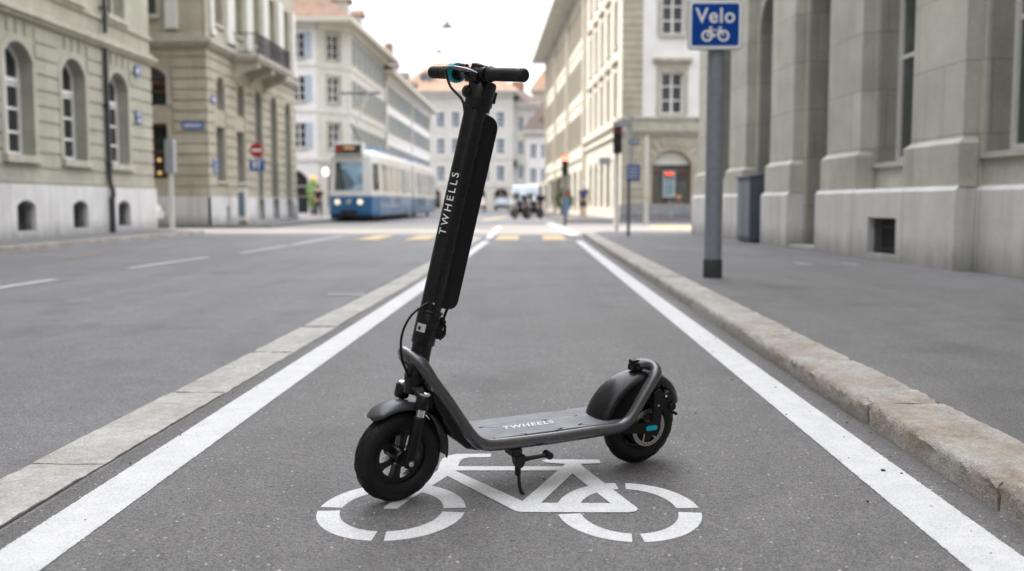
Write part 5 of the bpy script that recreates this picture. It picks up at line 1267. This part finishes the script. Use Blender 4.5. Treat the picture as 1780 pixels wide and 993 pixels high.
# ------------------------------------------------------------------ plants and small lamps
def leafmat(n,a,b_):
    m,t,b,tc=newmat(n); c=t.ramp(t.noise(tc,4,3),[(.3,a),(.7,b_)]); setb(t,b,col=c,rough=.6); return m
LG=leafmat('bright_leaves',(.10,.22,.02),(.22,.38,.05)); LD=leafmat('dark_leaves',(.03,.07,.02),(.08,.13,.04))
def shrub(label,loc,rx,rz,mat,n=1400,name='potted_shrub'):
    g=thing(name,label,'shrub',loc); mb=MB()
    for i in range(n):
        a=rnd.uniform(0,2*PI); ph=math.acos(rnd.uniform(-1,1)); rr=rnd.uniform(.55,1)**.5*(1+.18*math.sin(3*a+ph*4)); c=Vector((rx*rr*math.sin(ph)*math.cos(a),rx*rr*math.sin(ph)*math.sin(a),.35+rz+rz*rr*math.cos(ph)))
        d1=Vector((rnd.gauss(0,1),rnd.gauss(0,1),rnd.gauss(0,1))).normalized(); d2=d1.orthogonal().normalized(); s_=rnd.uniform(.04,.08)
        mb.poly([c-d1*s_,c+d2*s_*.5,c+d1*s_,c-d2*s_*.5])
    mb.build('foliage',mat,g); mb=MB(); mb.tube([(0,0,.3),(0,0,.35+rz)],[.05,.03],8)
    for i in range(5): mb.tube([(0,0,.35+rz*.5),(rx*.5*math.cos(i*1.3),rx*.5*math.sin(i*1.3),.35+rz*1.2)],[.025,.01],6)
    mb.build('stem',plain('bark',(.08,.05,.03),.9),g)
    mb=MB(); mb.tube([(0,0,0),(0,0,.4)],[.2,.27],16); mb.build('pot','poleD',g)
shrub('bright green potted shrub left of the tram under the white house',(-14.2,63,.085),.42,.95,LG)
shrub('dark green potted shrub by the cream street front behind the motorcycles',(1.9,62,.085),.55,.7,LD); 
g=thing('globe_lamp_post','street lamp with a bright white globe left of the tram','lamp post',(-11.9,56,.085)); M['globe']=plain('lit_globe',(1,.95,.85),.3,es=1.2,emis=(1,.95,.88))
mb=MB(); mb.tube([(0,0,0),(0,0,2.3)],[.07,.05],12); mb.build('post','poleW',g); mb=MB(); mb.ball((0,0,2.5),.2,14,(.9,.9,1.3)); mb.build('globe','globe',g)
g=thing('wall_lamp','warm lamp glowing in the arcade under the white house','lamp',(-14.95,66.5,2.5)); mb=MB(); mb.ball((0,0,0),.24,12); mb.build('globe','warm',g); mb=MB(); mb.tube([(0,0,.2),(0,.45,.35)],.02,6); mb.build('bracket','iron',g)
# ------------------------------------------------------------------ world and sun
w=bpy.data.worlds.new('World'); SC.world=w; w.use_nodes=True; nt=NT(w.node_tree); bg=w.node_tree.nodes['Background']
EL,AZ=46,0
sdir=Vector((1,-.15,0)).normalized(); L_=Vector((sdir.x*math.cos(R(EL)),sdir.y*math.cos(R(EL)),-math.sin(R(EL))))
sky=nt.n('ShaderNodeTexSky',sky_type='NISHITA'); sky.sun_disc=False; sky.sun_elevation=R(EL)
az=math.atan2(-sdir.x,-sdir.y)   # azimuth of the sun from +Y clockwise
sky.sun_rotation=az; sky.air_density=1.0; sky.dust_density=2.0
tcw=nt.n('ShaderNodeTexCoord').outputs['Generated']
cl1=nt.noise(nt.mapping(tcw,(1,1,2.2)),2.2,6,.6,.4)
skyc=nt.mix(1,sky.outputs[0],(.14,.14,.14),'MULTIPLY')
cloud=nt.ramp(nt.noise(nt.mapping(tcw,(1,1,3)),4,6,.62,.6),[(.35,(.77,.79,.87)),(.6,(1.0,1.0,1.05))])
sz=nt.n('ShaderNodeSeparateXYZ'); nt.l(tcw,sz.inputs[0])
# an overcast sky is about three times as bright overhead as at the horizon
up=nt.math('MULTIPLY',nt.math('MAXIMUM',sz.outputs[2],0.0),4.0)
lum=nt.math('MULTIPLY',nt.math('ADD',up,.72),nt.math('MULTIPLY_ADD',sz.outputs[1],.45,1.0))  # sky made dimmer behind the camera, shaped to darken faces turned that way
lc=nt.n('ShaderNodeCombineXYZ'); [nt.l(lum,lc.inputs[i]) for i in range(3)]
cl=nt.mix(1,cloud,lc.outputs[0],'MULTIPLY')
fin=nt.mix(nt.ramp(cl1,[(.30,.78),(.55,1)]),skyc,cl)
nt.l(fin,bg.inputs[0]); bg.inputs[1].default_value=1.0
sd=bpy.data.lights.new('sun','SUN'); sd.energy=4.5; sd.angle=R(.6); sd.color=(1,.93,.82); so=bpy.data.objects.new('sun',sd); COL.objects.link(so)
so.rotation_euler=L_.to_track_quat('-Z','Y').to_euler()
